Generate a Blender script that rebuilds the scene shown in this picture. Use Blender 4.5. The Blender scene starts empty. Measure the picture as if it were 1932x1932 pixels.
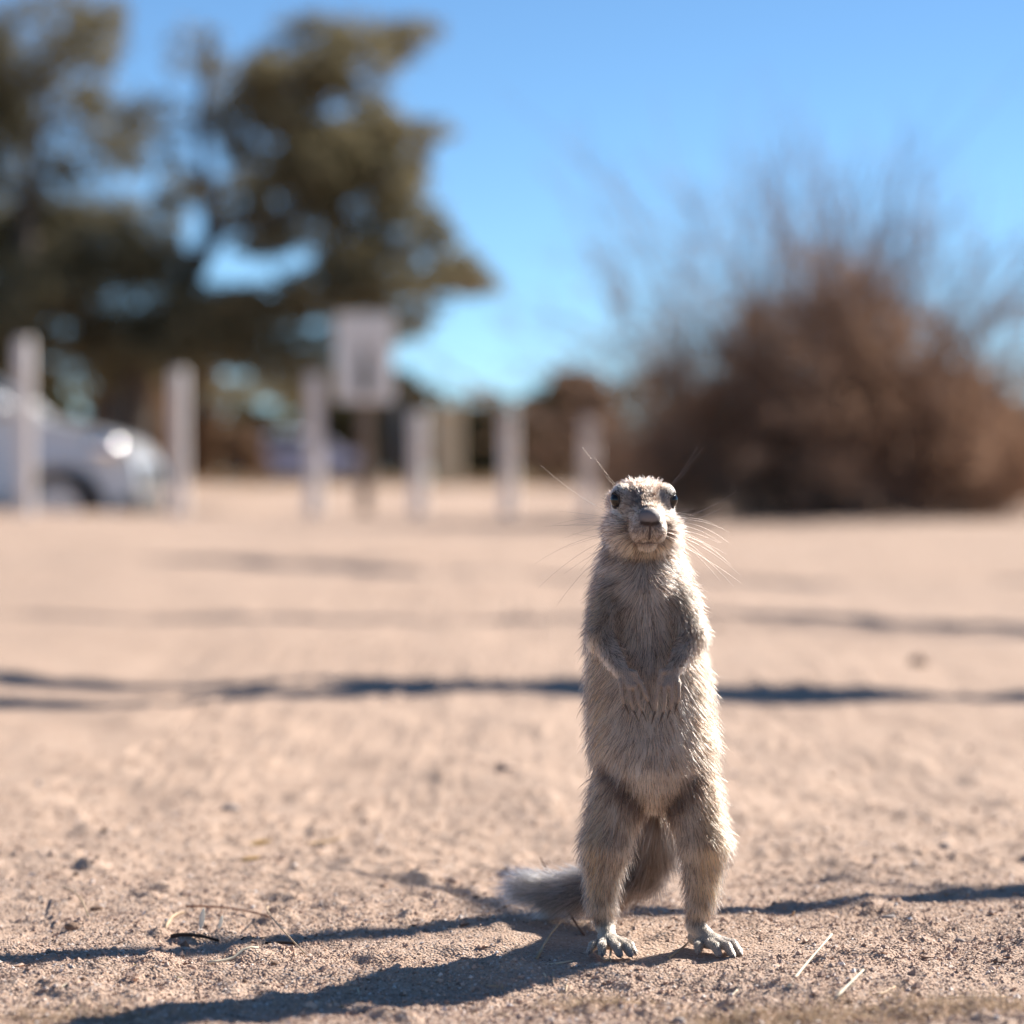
import bpy, bmesh, math, random
import numpy as np
from mathutils import Vector, Matrix

random.seed(7)
RNG = np.random.default_rng(7)
scene = bpy.context.scene
COL = scene.collection

# ------------------------------------------------------------------ camera
D = 1.667                       # camera to squirrel
CAM_Z = 0.280
cd = bpy.data.cameras.new('camera')
cam = bpy.data.objects.new('camera', cd)
COL.objects.link(cam)
cam.location = (0.0, -D, CAM_Z)
cam.rotation_euler = (math.radians(90 - 0.73), 0, 0)
cd.sensor_width = 24.0
cd.lens = 66.0
cd.clip_start = 0.05
cd.clip_end = 3000
cd.dof.use_dof = True
cd.dof.focus_distance = D - 0.018
cd.dof.aperture_fstop = 3.4
cd.dof.aperture_blades = 8
cd.dof.aperture_rotation = math.radians(4)
scene.camera = cam

# ------------------------------------------------------------------ light
SUN_EL = math.radians(34)
SUN_AZ = math.atan2(0.75, 0.66)          # measured from +Y towards +X
S = Vector((math.cos(SUN_EL) * math.sin(SUN_AZ), math.cos(SUN_EL) * math.cos(SUN_AZ), math.sin(SUN_EL)))
world = bpy.data.worlds.new('World')
scene.world = world
world.use_nodes = True
wn = world.node_tree
sky = wn.nodes.new('ShaderNodeTexSky')
sky.sky_type = 'NISHITA'
sky.sun_disc = False
sky.sun_elevation = SUN_EL
sky.sun_rotation = SUN_AZ
sky.altitude = 4500
sky.air_density = 1.0
sky.dust_density = 0.0
sky.ozone_density = 1.6
bg = wn.nodes['Background']
bg.inputs['Strength'].default_value = 0.068
tint = wn.nodes.new('ShaderNodeMix'); tint.data_type = 'RGBA'; tint.blend_type = 'MULTIPLY'
tint.inputs[0].default_value = 1.0
tint.inputs[7].default_value = (0.73, 0.955, 1.06, 1)          # clear dry desert air: deeper blue
wn.links.new(sky.outputs[0], tint.inputs[6])
wn.links.new(tint.outputs[2], bg.inputs['Color'])
sl = bpy.data.lights.new('sun', 'SUN')
sl.energy = 5.0
sl.angle = math.radians(0.5)
sl.color = (1.0, 0.93, 0.84)
sun = bpy.data.objects.new('sun', sl)
COL.objects.link(sun)
sun.rotation_euler = (-S).to_track_quat('-Z', 'Y').to_euler()
sun.location = S * 30
scene.view_settings.view_transform = 'Standard'
scene.view_settings.look = 'None'
scene.view_settings.gamma = 1.0
scene.view_settings.exposure = 0.98
scene.cycles.use_denoising = True
scene.cycles.max_bounces = 10
scene.cycles.transparent_max_bounces = 12

# ------------------------------------------------------------------ helpers
def px(p, q, ratio):
    """photo pixel (of 1932) seen at a depth of ratio * D -> world x, y, z"""
    m = 0.0003137 * ratio
    return Vector(((p - 966) * m, D * (ratio - 1), CAM_Z + (898 - q) * m))

def tag(o, label=None, cat=None, group=None, kind=None):
    if label: o['label'] = label
    if cat: o['category'] = cat
    if group: o['group'] = group
    if kind: o['kind'] = kind
    return o

def empty(name, loc=(0, 0, 0), rz=0.0):
    o = bpy.data.objects.new(name, None)
    o.empty_display_size = 0.1
    COL.objects.link(o)
    o.location = loc
    o.rotation_euler = (0, 0, rz)
    return o

def link_mesh(name, me, mat=None, parent=None):
    o = bpy.data.objects.new(name, me)
    COL.objects.link(o)
    if mat is not None and len(me.materials) == 0:
        me.materials.append(mat)
    if parent is not None:
        o.parent = parent
    return o

def np_mesh(name, verts, faces, mat=None, parent=None, smooth=False):
    """verts (N,3), faces (M,3) or (M,4) arrays"""
    verts = np.asarray(verts, dtype=np.float32)
    faces = np.asarray(faces, dtype=np.int32)
    me = bpy.data.meshes.new(name)
    n, k = faces.shape
    me.vertices.add(len(verts))
    me.vertices.foreach_set('co', verts.ravel())
    me.loops.add(n * k)
    me.loops.foreach_set('vertex_index', faces.ravel())
    me.polygons.add(n)
    me.polygons.foreach_set('loop_start', np.arange(0, n * k, k, dtype=np.int32))
    me.polygons.foreach_set('loop_total', np.full(n, k, dtype=np.int32))
    me.polygons.foreach_set('use_smooth', np.full(n, smooth))
    me.update(calc_edges=True)
    return link_mesh(name, me, mat, parent)

def bm_obj(name, bm, mat=None, parent=None, smooth=False):
    me = bpy.data.meshes.new(name)
    bm.normal_update()
    for f in bm.faces: f.smooth = smooth
    bm.to_mesh(me); bm.free()
    return link_mesh(name, me, mat, parent)

def principled(name, col, rough=0.7, metal=0.0, noise=None, spec=0.3, bump=None):
    """noise = (scale, second colour, detail); bump = (scale, strength, distance)"""
    m = bpy.data.materials.new(name)
    m.use_nodes = True
    nt = m.node_tree
    b = nt.nodes['Principled BSDF']
    b.inputs['Base Color'].default_value = (*col, 1)
    b.inputs['Roughness'].default_value = rough
    b.inputs['Metallic'].default_value = metal
    b.inputs['Specular IOR Level'].default_value = spec
    tc = nt.nodes.new('ShaderNodeTexCoord')
    if noise:
        t = nt.nodes.new('ShaderNodeTexNoise')
        t.inputs['Scale'].default_value = noise[0]
        t.inputs['Detail'].default_value = noise[2] if len(noise) > 2 else 5
        nt.links.new(tc.outputs['Object'], t.inputs['Vector'])
        r = nt.nodes.new('ShaderNodeValToRGB')
        r.color_ramp.elements[0].position = 0.38
        r.color_ramp.elements[1].position = 0.62
        r.color_ramp.elements[0].color = (*col, 1)
        r.color_ramp.elements[1].color = (*noise[1], 1)
        nt.links.new(t.outputs['Fac'], r.inputs['Fac'])
        nt.links.new(r.outputs['Color'], b.inputs['Base Color'])
    if bump:
        t = nt.nodes.new('ShaderNodeTexNoise')
        t.inputs['Scale'].default_value = bump[0]
        t.inputs['Detail'].default_value = 6
        nt.links.new(tc.outputs['Object'], t.inputs['Vector'])
        bp = nt.nodes.new('ShaderNodeBump')
        bp.inputs['Strength'].default_value = bump[1]
        bp.inputs['Distance'].default_value = bump[2]
        nt.links.new(t.outputs['Fac'], bp.inputs['Height'])
        nt.links.new(bp.outputs['Normal'], b.inputs['Normal'])
    return m

def leaf_mat(name, col, col2, trans=0.35, island=True):
    m = bpy.data.materials.new(name)
    m.use_nodes = True
    nt = m.node_tree
    nt.nodes.remove(nt.nodes['Principled BSDF'])
    out = nt.nodes['Material Output']
    g = nt.nodes.new('ShaderNodeNewGeometry')
    r = nt.nodes.new('ShaderNodeMix'); r.data_type = 'RGBA'
    r.inputs[6].default_value = (*col, 1)
    r.inputs[7].default_value = (*col2, 1)
    nt.links.new(g.outputs['Random Per Island'], r.inputs[0])
    a = nt.nodes.new('ShaderNodeBsdfDiffuse')
    t = nt.nodes.new('ShaderNodeBsdfTranslucent')
    mx = nt.nodes.new('ShaderNodeMixShader')
    mx.inputs[0].default_value = trans
    nt.links.new(r.outputs[2], a.inputs['Color'])
    nt.links.new(r.outputs[2], t.inputs['Color'])
    nt.links.new(a.outputs[0], mx.inputs[1])
    nt.links.new(t.outputs[0], mx.inputs[2])
    nt.links.new(mx.outputs[0], out.inputs['Surface'])
    return m

def hash2(ix, iy, seed):
    h = (ix.astype(np.int64) * 374761393 + iy.astype(np.int64) * 668265263 + seed * 1442695041) & 0xFFFFFFFF
    h = ((h ^ (h >> 13)) * 1274126177) & 0xFFFFFFFF
    h = h ^ (h >> 16)
    return (h & 0xFFFF).astype(np.float32) / 65535.0

def vnoise(x, y, seed=0):
    ix = np.floor(x); iy = np.floor(y)
    fx = x - ix; fy = y - iy
    ux = fx * fx * fx * (fx * (fx * 6 - 15) + 10); uy = fy * fy * fy * (fy * (fy * 6 - 15) + 10)
    a = hash2(ix, iy, seed); b = hash2(ix + 1, iy, seed)
    c = hash2(ix, iy + 1, seed); d = hash2(ix + 1, iy + 1, seed)
    return (a + (b - a) * ux) * (1 - uy) + (c + (d - c) * ux) * uy

def fbm(x, y, seed=0, octv=3, rot=0.6):
    s = 0; amp = 0.5; tot = 0
    for i in range(octv):
        s = s + amp * vnoise(x, y, seed + i * 17); tot += amp
        c, sn = math.cos(rot + i), math.sin(rot + i)
        x, y = (x * c - y * sn) * 2.03 + 3.1, (x * sn + y * c) * 2.03 - 1.7
        amp *= 0.5
    return s / tot

def sstep(a, b, x):
    t = np.clip((x - a) / (b - a), 0, 1)
    return t * t * (3 - 2 * t)

# ------------------------------------------------------------------ ground
def ground_h(x, y, fine=True):
    x = np.asarray(x, dtype=np.float64); y = np.asarray(y, dtype=np.float64)
    dist = y + D
    foot = np.exp(-(((x - 0.084) / 0.10) ** 2 + ((y + 0.005) / 0.07) ** 2))
    h = 0.030 * (fbm(x / 0.42 + 5.2, y / 0.60 + 2.0, 3, 2) - 0.5)
    h = h * (1 - 0.85 * foot)
    h = h + 0.05 * (fbm(x / 3.1, y / 3.6, 9, 2) - 0.5) * sstep(3, 9, dist)
    h = h + 0.014 * (fbm(x / 0.085, y / 0.11, 21, 3) - 0.5) * (1 - 0.75 * foot)
    # low rim of sand in front of the feet
    h = h + 0.0075 * np.exp(-((y + 0.082 + 0.03 * (x + 0.02)) / 0.022) ** 2) * sstep(-0.34, -0.16, x) * (1 - sstep(0.05, 0.17, x))
    h = h - 0.004 * np.exp(-(((x + 0.02) / 0.09) ** 2 + ((y + 0.03) / 0.03) ** 2))
    if fine:
        n = fbm(x / 0.030, y / 0.036, 31, 3)
        h = h + 0.019 * np.maximum(n - 0.58, 0) * (1 - 0.5 * foot)
        n = vnoise(x / 0.0105, y / 0.0125, 44)
        h = h + 0.0046 * np.maximum(n - 0.55, 0) * sstep(0.35, 0.6, fbm(x / 0.2, y / 0.2, 50, 2) + 0.1)
        h = h + 0.0014 * (vnoise(x / 0.006, y / 0.007, 45) - 0.5)
    # the parking area behind the posts lies lower
    park = sstep(20.0, 21.8, y) * (1 - sstep(30, 45, y)) * sstep(2.0, 2.6, -x)
    h = h - 0.32 * park
    return h

def gz(x, y, fine=False):
    return float(ground_h(np.array([x]), np.array([y]), fine)[0])

def graded(lo, hi, step, far_lo, far_hi, growth=1.06):
    mid = list(np.arange(lo, hi + step / 2, step))
    out = list(mid); s = step; v = mid[-1]
    while v < far_hi:
        s *= growth; v += s; out.append(v)
    s = step; v = mid[0]; pre = []
    while v > far_lo:
        s *= growth; v -= s; pre.append(v)
    return np.array(pre[::-1] + out)

gx = graded(-0.36, 0.46, 0.0019, -900, 900, 1.075)
gy = graded(-0.30, 0.30, 0.0019, -60, 1500, 1.035)
GX, GY = np.meshgrid(gx, gy, indexing='ij')
GZ = ground_h(GX, GY)
nxg, nyg = GX.shape
vid = np.arange(nxg * nyg).reshape(nxg, nyg)
gf = np.stack([vid[:-1, :-1], vid[1:, :-1], vid[1:, 1:], vid[:-1, 1:]], -1).reshape(-1, 4)

def sand_material():
    m = bpy.data.materials.new('sand')
    m.use_nodes = True
    nt = m.node_tree
    L = nt.links.new
    b = nt.nodes['Principled BSDF']
    b.inputs['Roughness'].default_value = 0.9
    b.inputs['Specular IOR Level'].default_value = 0.15
    tc = nt.nodes.new('ShaderNodeTexCoord')
    def noise(scale, detail=4):
        t = nt.nodes.new('ShaderNodeTexNoise')
        t.inputs['Scale'].default_value = scale
        t.inputs['Detail'].default_value = detail
        L(tc.outputs['Object'], t.inputs['Vector'])
        return t.outputs['Fac']
    def ramp(f, *els):
        r = nt.nodes.new('ShaderNodeValToRGB')
        e = r.color_ramp.elements
        e[0].position, e[0].color = els[0][0], (*els[0][1], 1)
        e[1].position, e[1].color = els[1][0], (*els[1][1], 1)
        for p, c in els[2:]:
            x = e.new(p); x.color = (*c, 1)
        L(f, r.inputs['Fac'])
        return r.outputs['Color']
    def mix(f, a, c, mode='MIX'):
        x = nt.nodes.new('ShaderNodeMix'); x.data_type = 'RGBA'; x.blend_type = mode
        if isinstance(f, float): x.inputs[0].default_value = f
        else: L(f, x.inputs[0])
        L(a, x.inputs[6]); L(c, x.inputs[7])
        return x.outputs[2]
    big = ramp(noise(1.1, 6), (0.36, (0.37, 0.240, 0.162)), (0.64, (0.55, 0.405, 0.312)))
    pat = ramp(noise(0.33, 4), (0.40, (0.46, 0.310, 0.212)), (0.60, (0.52, 0.385, 0.305)))
    big = mix(0.4, big, pat)
    mid = ramp(noise(19, 8), (0.34, (0.37, 0.258, 0.194)), (0.66, (0.58, 0.435, 0.345)))
    c = mix(0.5, big, mid)
    # single grains: pale quartz, rust and dark ones
    v = nt.nodes.new('ShaderNodeTexVoronoi')
    v.inputs['Scale'].default_value = 720
    L(tc.outputs['Object'], v.inputs['Vector'])
    sp = nt.nodes.new('ShaderNodeSeparateColor')
    L(v.outputs['Color'], sp.inputs[0])
    gr = ramp(sp.outputs[0], (0.0, (0.20, 0.12, 0.08)), (0.14, (0.47, 0.333, 0.252)),
              (0.7, (0.52, 0.375, 0.288)), (0.84, (0.62, 0.40, 0.27)), (0.93, (0.72, 0.62, 0.54)))
    c = mix(0.55, c, gr)
    L(c, b.inputs['Base Color'])
    # relief of the grains
    v2 = nt.nodes.new('ShaderNodeTexVoronoi')
    v2.inputs['Scale'].default_value = 560
    L(tc.outputs['Object'], v2.inputs['Vector'])
    add = nt.nodes.new('ShaderNodeMath'); add.operation = 'SUBTRACT'
    L(noise(240, 3), add.inputs[0]); L(v2.outputs['Distance'], add.inputs[1])
    bp = nt.nodes.new('ShaderNodeBump')
    bp.inputs['Strength'].default_value = 0.75
    bp.inputs['Distance'].default_value = 0.0016
    L(add.outputs[0], bp.inputs['Height'])
    L(bp.outputs['Normal'], b.inputs['Normal'])
    return m

SAND = sand_material()
ground = np_mesh('ground', np.stack([GX, GY, GZ], -1).reshape(-1, 3), gf, SAND, smooth=True)
tag(ground, 'pinkish tan sandy ground with loose crumbs', None, kind='structure')

# ------------------------------------------------------------------ squirrel (local millimetres, x right, -y towards the camera)
PR = []      # primitives
def prim(kind, reg, k, L, erect, dens, guide, **kw):
    PR.append(dict(kind=kind, reg=reg, k=k, L=L, erect=erect, dens=dens, guide=guide, **kw))

def rc(reg, a, b, r1, r2, k=3.0, L=6.0, erect=22, dens=3.2, guide=None):
    a = np.array(a, float); b = np.array(b, float)
    g = (b - a) / np.linalg.norm(b - a) if guide is None else np.array(guide, float)
    prim('rc', reg, k, L, erect, dens, g, a=a, b=b, r1=r1, r2=r2)

def el(reg, c, r, k=3.0, L=6.0, erect=22, dens=3.2, guide=(0, 0, -1), R=None):
    prim('el', reg, k, L, erect, dens, np.array(guide, float), c=np.array(c, float), r=np.array(r, float), R=R)

TORSO = np.array([  # z, cx, cy, a, b
    (250, -7.5, 8, 15, 16), (240, -7.5, 7, 19, 19), (228, -7.5, 6, 22.5, 21.5), (215, -7, 5, 25.5, 24),
    (200, -6, 6, 28.5, 25), (180, -5, 7, 31.5, 26), (154, -3, 6, 34, 28.5), (122, -1, 4, 35, 31),
    (110, 0, 4, 34, 31), (100, 0, 6, 29, 29), (91, 0, 9, 20, 25), (84, 0, 13, 11, 18)], float)

def d_prim(p, P):
    if p['kind'] == 'rc':
        a, b = p['a'], p['b']
        ba = b - a
        h = np.clip((P - a) @ ba / (ba @ ba), 0, 1)
        q = P - a - h[..., None] * ba
        return np.sqrt((q * q).sum(-1)) - (p['r1'] + (p['r2'] - p['r1']) * h)
    if p['kind'] == 'el':
        q = P - p['c']
        if p['R'] is not None: q = q @ p['R']
        r = p['r']
        k0 = np.sqrt(((q / r) ** 2).sum(-1)) + 1e-6
        k1 = np.sqrt(((q / (r * r)) ** 2).sum(-1)) + 1e-6
        return k0 * (k0 - 1) / k1
    z = P[..., 2]
    zc = np.clip(z, TORSO[-1, 0], TORSO[0, 0])
    zz = TORSO[::-1, 0]
    cx, cy, a, b = (np.interp(zc, zz, TORSO[::-1, i]) for i in range(1, 5))
    d = (np.sqrt(((P[..., 0] - cx) / a) ** 2 + ((P[..., 1] - cy) / b) ** 2) - 1) * np.minimum(a, b)
    dz = np.abs(z - zc)
    return np.where(dz > 0, np.sqrt(np.maximum(d, 0) ** 2 + dz ** 2) + np.minimum(d, 0) * 0, d)

def bounds(p):
    if p['kind'] == 'rc':
        m = max(p['r1'], p['r2'])
        return np.minimum(p['a'], p['b']) - m, np.maximum(p['a'], p['b']) + m
    if p['kind'] == 'el':
        m = p['r'].max() if p['R'] is not None else p['r']
        return p['c'] - m, p['c'] + m
    return np.array([-60, -40, 74.]), np.array([60, 50, 256.])

prim('torso', 'torso', 6, 7.5, 20, 3.0, np.array([0, 0, -1.0]))

# head, in head coordinates, turned a little towards +x
YAW = math.radians(5.5)
HC = np.array([-8.4, 5.0, 0.0])
HR = np.array([[math.cos(YAW), -math.sin(YAW), 0], [math.sin(YAW), math.cos(YAW), 0], [0, 0, 1]])
def H(x, y, z):                 # x from the head's middle
    return HR @ np.array([x, y - 5.0, z]) + HC
def hel(reg, c, r, k=4.0, **kw): el(reg, H(*c), r, k, R=HR, guide='head', **kw) if False else PR.append(dict(kind='el', reg=reg, k=k, L=kw.get('L', 3.6), erect=kw.get('erect', 22), dens=kw.get('dens', 6.5), guide='head', c=H(*c), r=np.array(r, float), R=HR))
def hrc(reg, a, b, r1, r2, k=4.0, **kw): PR.append(dict(kind='rc', reg=reg, k=k, L=kw.get('L', 3.2), erect=kw.get('erect', 22), dens=kw.get('dens', 6.5), guide='head', a=H(*a), b=H(*b), r1=r1, r2=r2))
hel('cap', (0, 4, 260), (16.2, 23, 16))
hel('cap', (-6.8, -2, 264), (10.4, 17, 12.2), k=5)
hel('cap', (6.8, -2, 264), (10.4, 17, 12.2), k=5)
hel('cheek', (-11.4, -6, 248.0), (9.8, 15, 10.6), k=6, L=5)
hel('cheek', (11.4, -6, 248.0), (9.8, 15, 10.6), k=6, L=5)
hel('throat', (0, -6, 242), (15.5, 18, 10), k=6, L=5.5)
hrc('face', (0, -10, 259.0), (0, -28, 253.5), 14.0, 8.4, k=6, L=2.6)
hel('brow', (-13.2, -10.2, 267.0), (6.3, 7.5, 8.0), k=3, L=2.2)
hel('brow', (13.2, -10.2, 267.0), (6.3, 7.5, 8.0), k=3, L=2.2)
hel('muzzle', (-4.7, -28.8, 247.9), (5.5, 6.3, 6.7), k=5.0, L=1.5)
hel('muzzle', (4.7, -28.8, 247.9), (5.5, 6.3, 6.7), k=5.0, L=1.5)
hel('lip', (0, -25.4, 240.2), (4.8, 5.4, 3.9), k=3.0, L=1.5)
hel('nose', (0, -34.4, 256.3), (5.3, 4.5, 4.6), k=2.6, L=0.1, dens=0.0)
hel('ear', (-14.6, 13, 264), (2.2, 4.5, 5), k=3, L=5)
hel('ear', (14.6, 13, 264), (2.2, 4.5, 5), k=3, L=5)

# arms
HAND = []
def arm(sh, elb, wr, knu, fingers):
    fw = lambda q: (q[0], q[1] - 3.5, q[2])
    elb, wr, knu = fw(elb), fw(wr), fw(knu)
    fingers = [tuple(fw(q) for q in f) for f in fingers]
    sx_ = -1 if sh[0] < -6 else 1
    rc('arm', sh, elb, 10.4, 7.0, k=5, L=5.5, erect=24, guide=(sx_ * 0.35, 0, -1))
    rc('forearm', elb, wr, 6.5, 3.6, k=2, L=3.5, erect=24, dens=5.0, guide=(-sx_ * 0.45, 0.1, -0.9))
    rc('hand', wr, knu, 3.8, 3.0, k=2.0, L=1.3, erect=14, dens=7, guide=(-sx_ * 0.3, 0, -1))
    for base, mid, tip, claw in fingers:
        base = (base[0], base[1] - 0.4, base[2] + 2.6)
        rc('finger', base, mid, 1.5, 1.3, k=0.5, L=0.6, erect=12, dens=3)
        rc('finger', mid, tip, 1.3, 1.0, k=0.3, L=0.5, erect=12, dens=2.5)
        HAND.append((np.array(tip, float), np.array(claw, float)))
    w = np.array(wr, float)
    for f in fingers:          # palm, one ray for each finger
        fb = np.array(f[0]) + np.array([0, 0.2, 2.6])
        rc('hand', w + (fb - w) * 0.25, fb, 2.6, 1.6, k=1.0, L=1.1, erect=12, dens=6)

arm((-25.5, -5, 207), (-33, -17, 186), (-20.8, -34, 166.5), (-16, -38.5, 158.5), [
    ((-21.5, -38.0, 158.5), (-20.8, -40.6, 153.0), (-19.4, -40.8, 148.6), (-16.8, -40.2, 142.3)),
    ((-17.6, -39.2, 156.5), (-15.8, -41.6, 150.0), (-14.2, -41.6, 144.6), (-11.2, -40.8, 138.0)),
    ((-13.4, -39.6, 156.3), (-11.6, -41.8, 150.0), (-9.6, -41.8, 145.0), (-6.6, -41.0, 138.2)),
    ((-10.2, -39.4, 158.3), (-7.6, -41.8, 154.2), (-5.8, -41.8, 150.4), (-3.4, -41.0, 144.0)),
    ((-13.6, -37.5, 163.8), (-10.6, -39.0, 161.4), (-9.4, -39.0, 159.0), (-8.8, -39.0, 157.2))])
arm((13, -5, 207), (21.5, -17, 187), (8.6, -34, 166.5), (6.4, -38.5, 159), [
    ((0.2, -39.4, 157.0), (-1.4, -41.8, 150.4), (-1.8, -42.0, 144.6), (-3.9, -41.0, 136.8)),
    ((3.6, -39.8, 155.6), (3.4, -42.0, 149.6), (3.0, -42.0, 144.2), (0.6, -41.2, 137.2)),
    ((7.8, -39.8, 155.6), (7.6, -42.0, 149.8), (6.9, -41.8, 145.6), (5.0, -41.0, 139.6)),
    ((11.6, -38.6, 157.6), (11.7, -40.6, 152.0), (10.8, -40.6, 148.6), (9.2, -40.0, 142.6)),
    ((2.2, -37.5, 164.4), (0.2, -39.0, 162.2), (-0.6, -39.0, 160.4), (-1.2, -39.0, 158.6))])

# hind legs
FOOT = []
def leg(hip, knee, shin, ankle, ball, toes):
    sx_ = -1 if hip[0] < 0 else 1
    rc('thigh', hip, knee, 16.3, 12.0, k=4.5, L=7.0, erect=22, guide=(sx_ * 0.18, 0, -1))
    rc('thigh', knee, shin, 12.2, 6.9, k=4, L=6.2, erect=20, dens=3.6, guide=(-sx_ * 0.05, 0.05, -1))
    rc('shin', shin, ankle, 6.6, 4.3, k=3, L=3.4, erect=16, dens=5)
    rc('foot', ankle, ball, 4.6, 4.0, k=3, L=2.0, erect=20, dens=8)
    rc('foot', (ankle[0], ankle[1] + 7, 5.2), ball, 4.4, 3.8, k=3, L=1.5, erect=12, dens=6)
    for base, mid, tip, claw in toes:
        rc('foot', np.array(ball) * 0.6 + np.array(base) * 0.4, base, 3.6, 2.8, k=1.8, L=1.3, erect=12, dens=7)
        rc('toe', base, mid, 2.8, 2.55, k=0.9, L=1.5, erect=20, dens=8)
        rc('toe', mid, tip, 2.55, 1.95, k=0.7, L=1.2, erect=20, dens=8)
        FOOT.append((np.array(tip, float), np.array(claw, float)))

leg((-19, -2, 97), (-28.5, -8, 64), (-31.5, -4, 28), (-29.3, 0, 14), (-26.5, -14, 6.5), [
    ((-33.2, -12, 4.6), (-36.6, -16, 4.4), (-38.6, -19, 1.6), (-39.6, -22, -0.4)),
    ((-30.6, -18, 6.0), (-31.6, -24, 5.2), (-31.9, -27.5, 1.4), (-32, -31, -0.4)),
    ((-25.6, -20, 6.4), (-23.4, -27, 5.6), (-21.8, -31, 1.4), (-21, -34.5, -0.4)),
    ((-21.6, -19, 6.4), (-18.0, -26, 5.6), (-15.6, -30, 1.4), (-14.2, -33, -0.4)),
    ((-19.8, -15, 6.2), (-15.6, -19.5, 5.2), (-13.2, -22.5, 1.6), (-11.6, -25, -0.2))])
leg((19, -2, 97), (29, -8, 64), (27.5, -4, 28), (24.6, 0, 14), (33, -13, 6.5), [
    ((25.6, -13, 5.2), (25.2, -17.5, 4.4), (25.0, -20, 1.6), (24.8, -22.5, -0.2)),
    ((31.6, -19, 6.2), (34.4, -26, 5.4), (36.0, -30, 1.4), (36.8, -33.5, -0.4)),
    ((36.0, -19, 6.4), (41.0, -27, 5.8), (43.8, -31, 1.4), (45.4, -34.5, -0.4)),
    ((39.4, -16.5, 6.4), (45.0, -22.5, 5.8), (48.2, -25.5, 1.6), (50.2, -28.5, -0.2)),
    ((39.4, -12.5, 6.0), (45.0, -15.5, 5.4), (48.8, -17.5, 1.6), (51.4, -19, -0.2))])

# tail
TAIL = [((3, 36, 78), 7.0), ((3, 55, 56), 5.5), ((-3, 67, 40), 5.2), ((-17, 79, 29), 5.0), ((-38, 92, 22), 4.6), ((-58, 103, 18), 3.6), ((-74, 111, 20), 2.0)]
for (a, ra), (b, rb) in zip(TAIL[:-1], TAIL[1:]):
    rc('tail', a, b, ra, rb, k=3, L=21, erect=40, dens=3.2)

EYES = [H(-15.3, -12.2, 266.0), H(15.3, -12.2, 266.0)]
EYE_R = 4.6
NOSE = H(0, -36, 256)

# signed distance on a grid, then surface nets
VOX = 0.85
lo = np.array([-92.0, -52.0, -4.0]); hi = np.array([64.0, 124.0, 286.0])
dims = np.ceil((hi - lo) / VOX).astype(int)
F = np.full(dims, 30.0, dtype=np.float32)
axes = [lo[i] + VOX * np.arange(dims[i]) for i in range(3)]
for p in PR:
    b0, b1 = bounds(p)
    m = p['k'] + 4
    i0 = np.maximum(((b0 - m - lo) / VOX).astype(int), 0); i1 = np.minimum(((b1 + m - lo) / VOX).astype(int) + 2, dims)
    sl_ = tuple(slice(i0[i], i1[i]) for i in range(3))
    P = np.stack(np.meshgrid(*[axes[i][sl_[i]] for i in range(3)], indexing='ij'), -1)
    d = d_prim(p, P)
    f = F[sl_]; k = p['k']
    h = np.maximum(k - np.abs(f - d), 0) / k
    F[sl_] = np.minimum(f, d) - h * h * k * 0.25
# eye sockets
for e in EYES:
    i0 = ((e - 9 - lo) / VOX).astype(int); i1 = ((e + 9 - lo) / VOX).astype(int)
    sl_ = tuple(slice(i0[i], i1[i]) for i in range(3))
    P = np.stack(np.meshgrid(*[axes[i][sl_[i]] for i in range(3)], indexing='ij'), -1)
    d = EYE_R - 0.25 - np.sqrt(((P - e) ** 2).sum(-1))
    F[sl_] = np.maximum(F[sl_], d)

def surface_nets(F, lo, vox):
    s = F < 0
    c = np.zeros(np.array(F.shape) - 1, dtype=np.int8)
    for dx in (0, 1):
        for dy in (0, 1):
            for dz in (0, 1):
                c += s[dx:F.shape[0] - 1 + dx, dy:F.shape[1] - 1 + dy, dz:F.shape[2] - 1 + dz]
    I = np.argwhere((c > 0) & (c < 8))
    cid = -np.ones(c.shape, dtype=np.int32)
    cid[I[:, 0], I[:, 1], I[:, 2]] = np.arange(len(I))
    acc = np.zeros((len(I), 3)); cnt = np.zeros(len(I))
    corners = [(x, y, z) for x in (0, 1) for y in (0, 1) for z in (0, 1)]
    for a in corners:
        for ax in range(3):
            if a[ax] == 1: continue
            b = list(a); b[ax] = 1
            fa = F[I[:, 0] + a[0], I[:, 1] + a[1], I[:, 2] + a[2]]
            fb = F[I[:, 0] + b[0], I[:, 1] + b[1], I[:, 2] + b[2]]
            x = (fa < 0) != (fb < 0)
            t = np.where(x, fa / np.where(x, fa - fb, 1), 0)
            pt = np.array(a, float)[None] + np.zeros((len(I), 1)); pt[:, ax] += t
            acc += np.where(x[:, None], pt, 0); cnt += x
    V = lo + vox * (I + acc / cnt[:, None])
    Q = []
    for ax in range(3):
        o1, o2 = [i for i in range(3) if i != ax]
        sa = [slice(1, -1)] * 3; sb = [slice(1, -1)] * 3
        sa[ax] = slice(0, -1); sb[ax] = slice(1, None)
        A = s[tuple(sa)]; B = s[tuple(sb)]
        E = np.argwhere(A != B)
        inside = A[E[:, 0], E[:, 1], E[:, 2]]
        E = E + 1; E[:, ax] -= 1
        def cell(u, v):
            k = E.copy(); k[:, o1] += u; k[:, o2] += v
            return cid[k[:, 0], k[:, 1], k[:, 2]]
        q = np.stack([cell(-1, -1), cell(0, -1), cell(0, 0), cell(-1, 0)], -1)
        flip = inside if ax != 1 else ~inside
        q = np.where(flip[:, None], q, q[:, ::-1])
        Q.append(q)
    return V, np.concatenate(Q)

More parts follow.
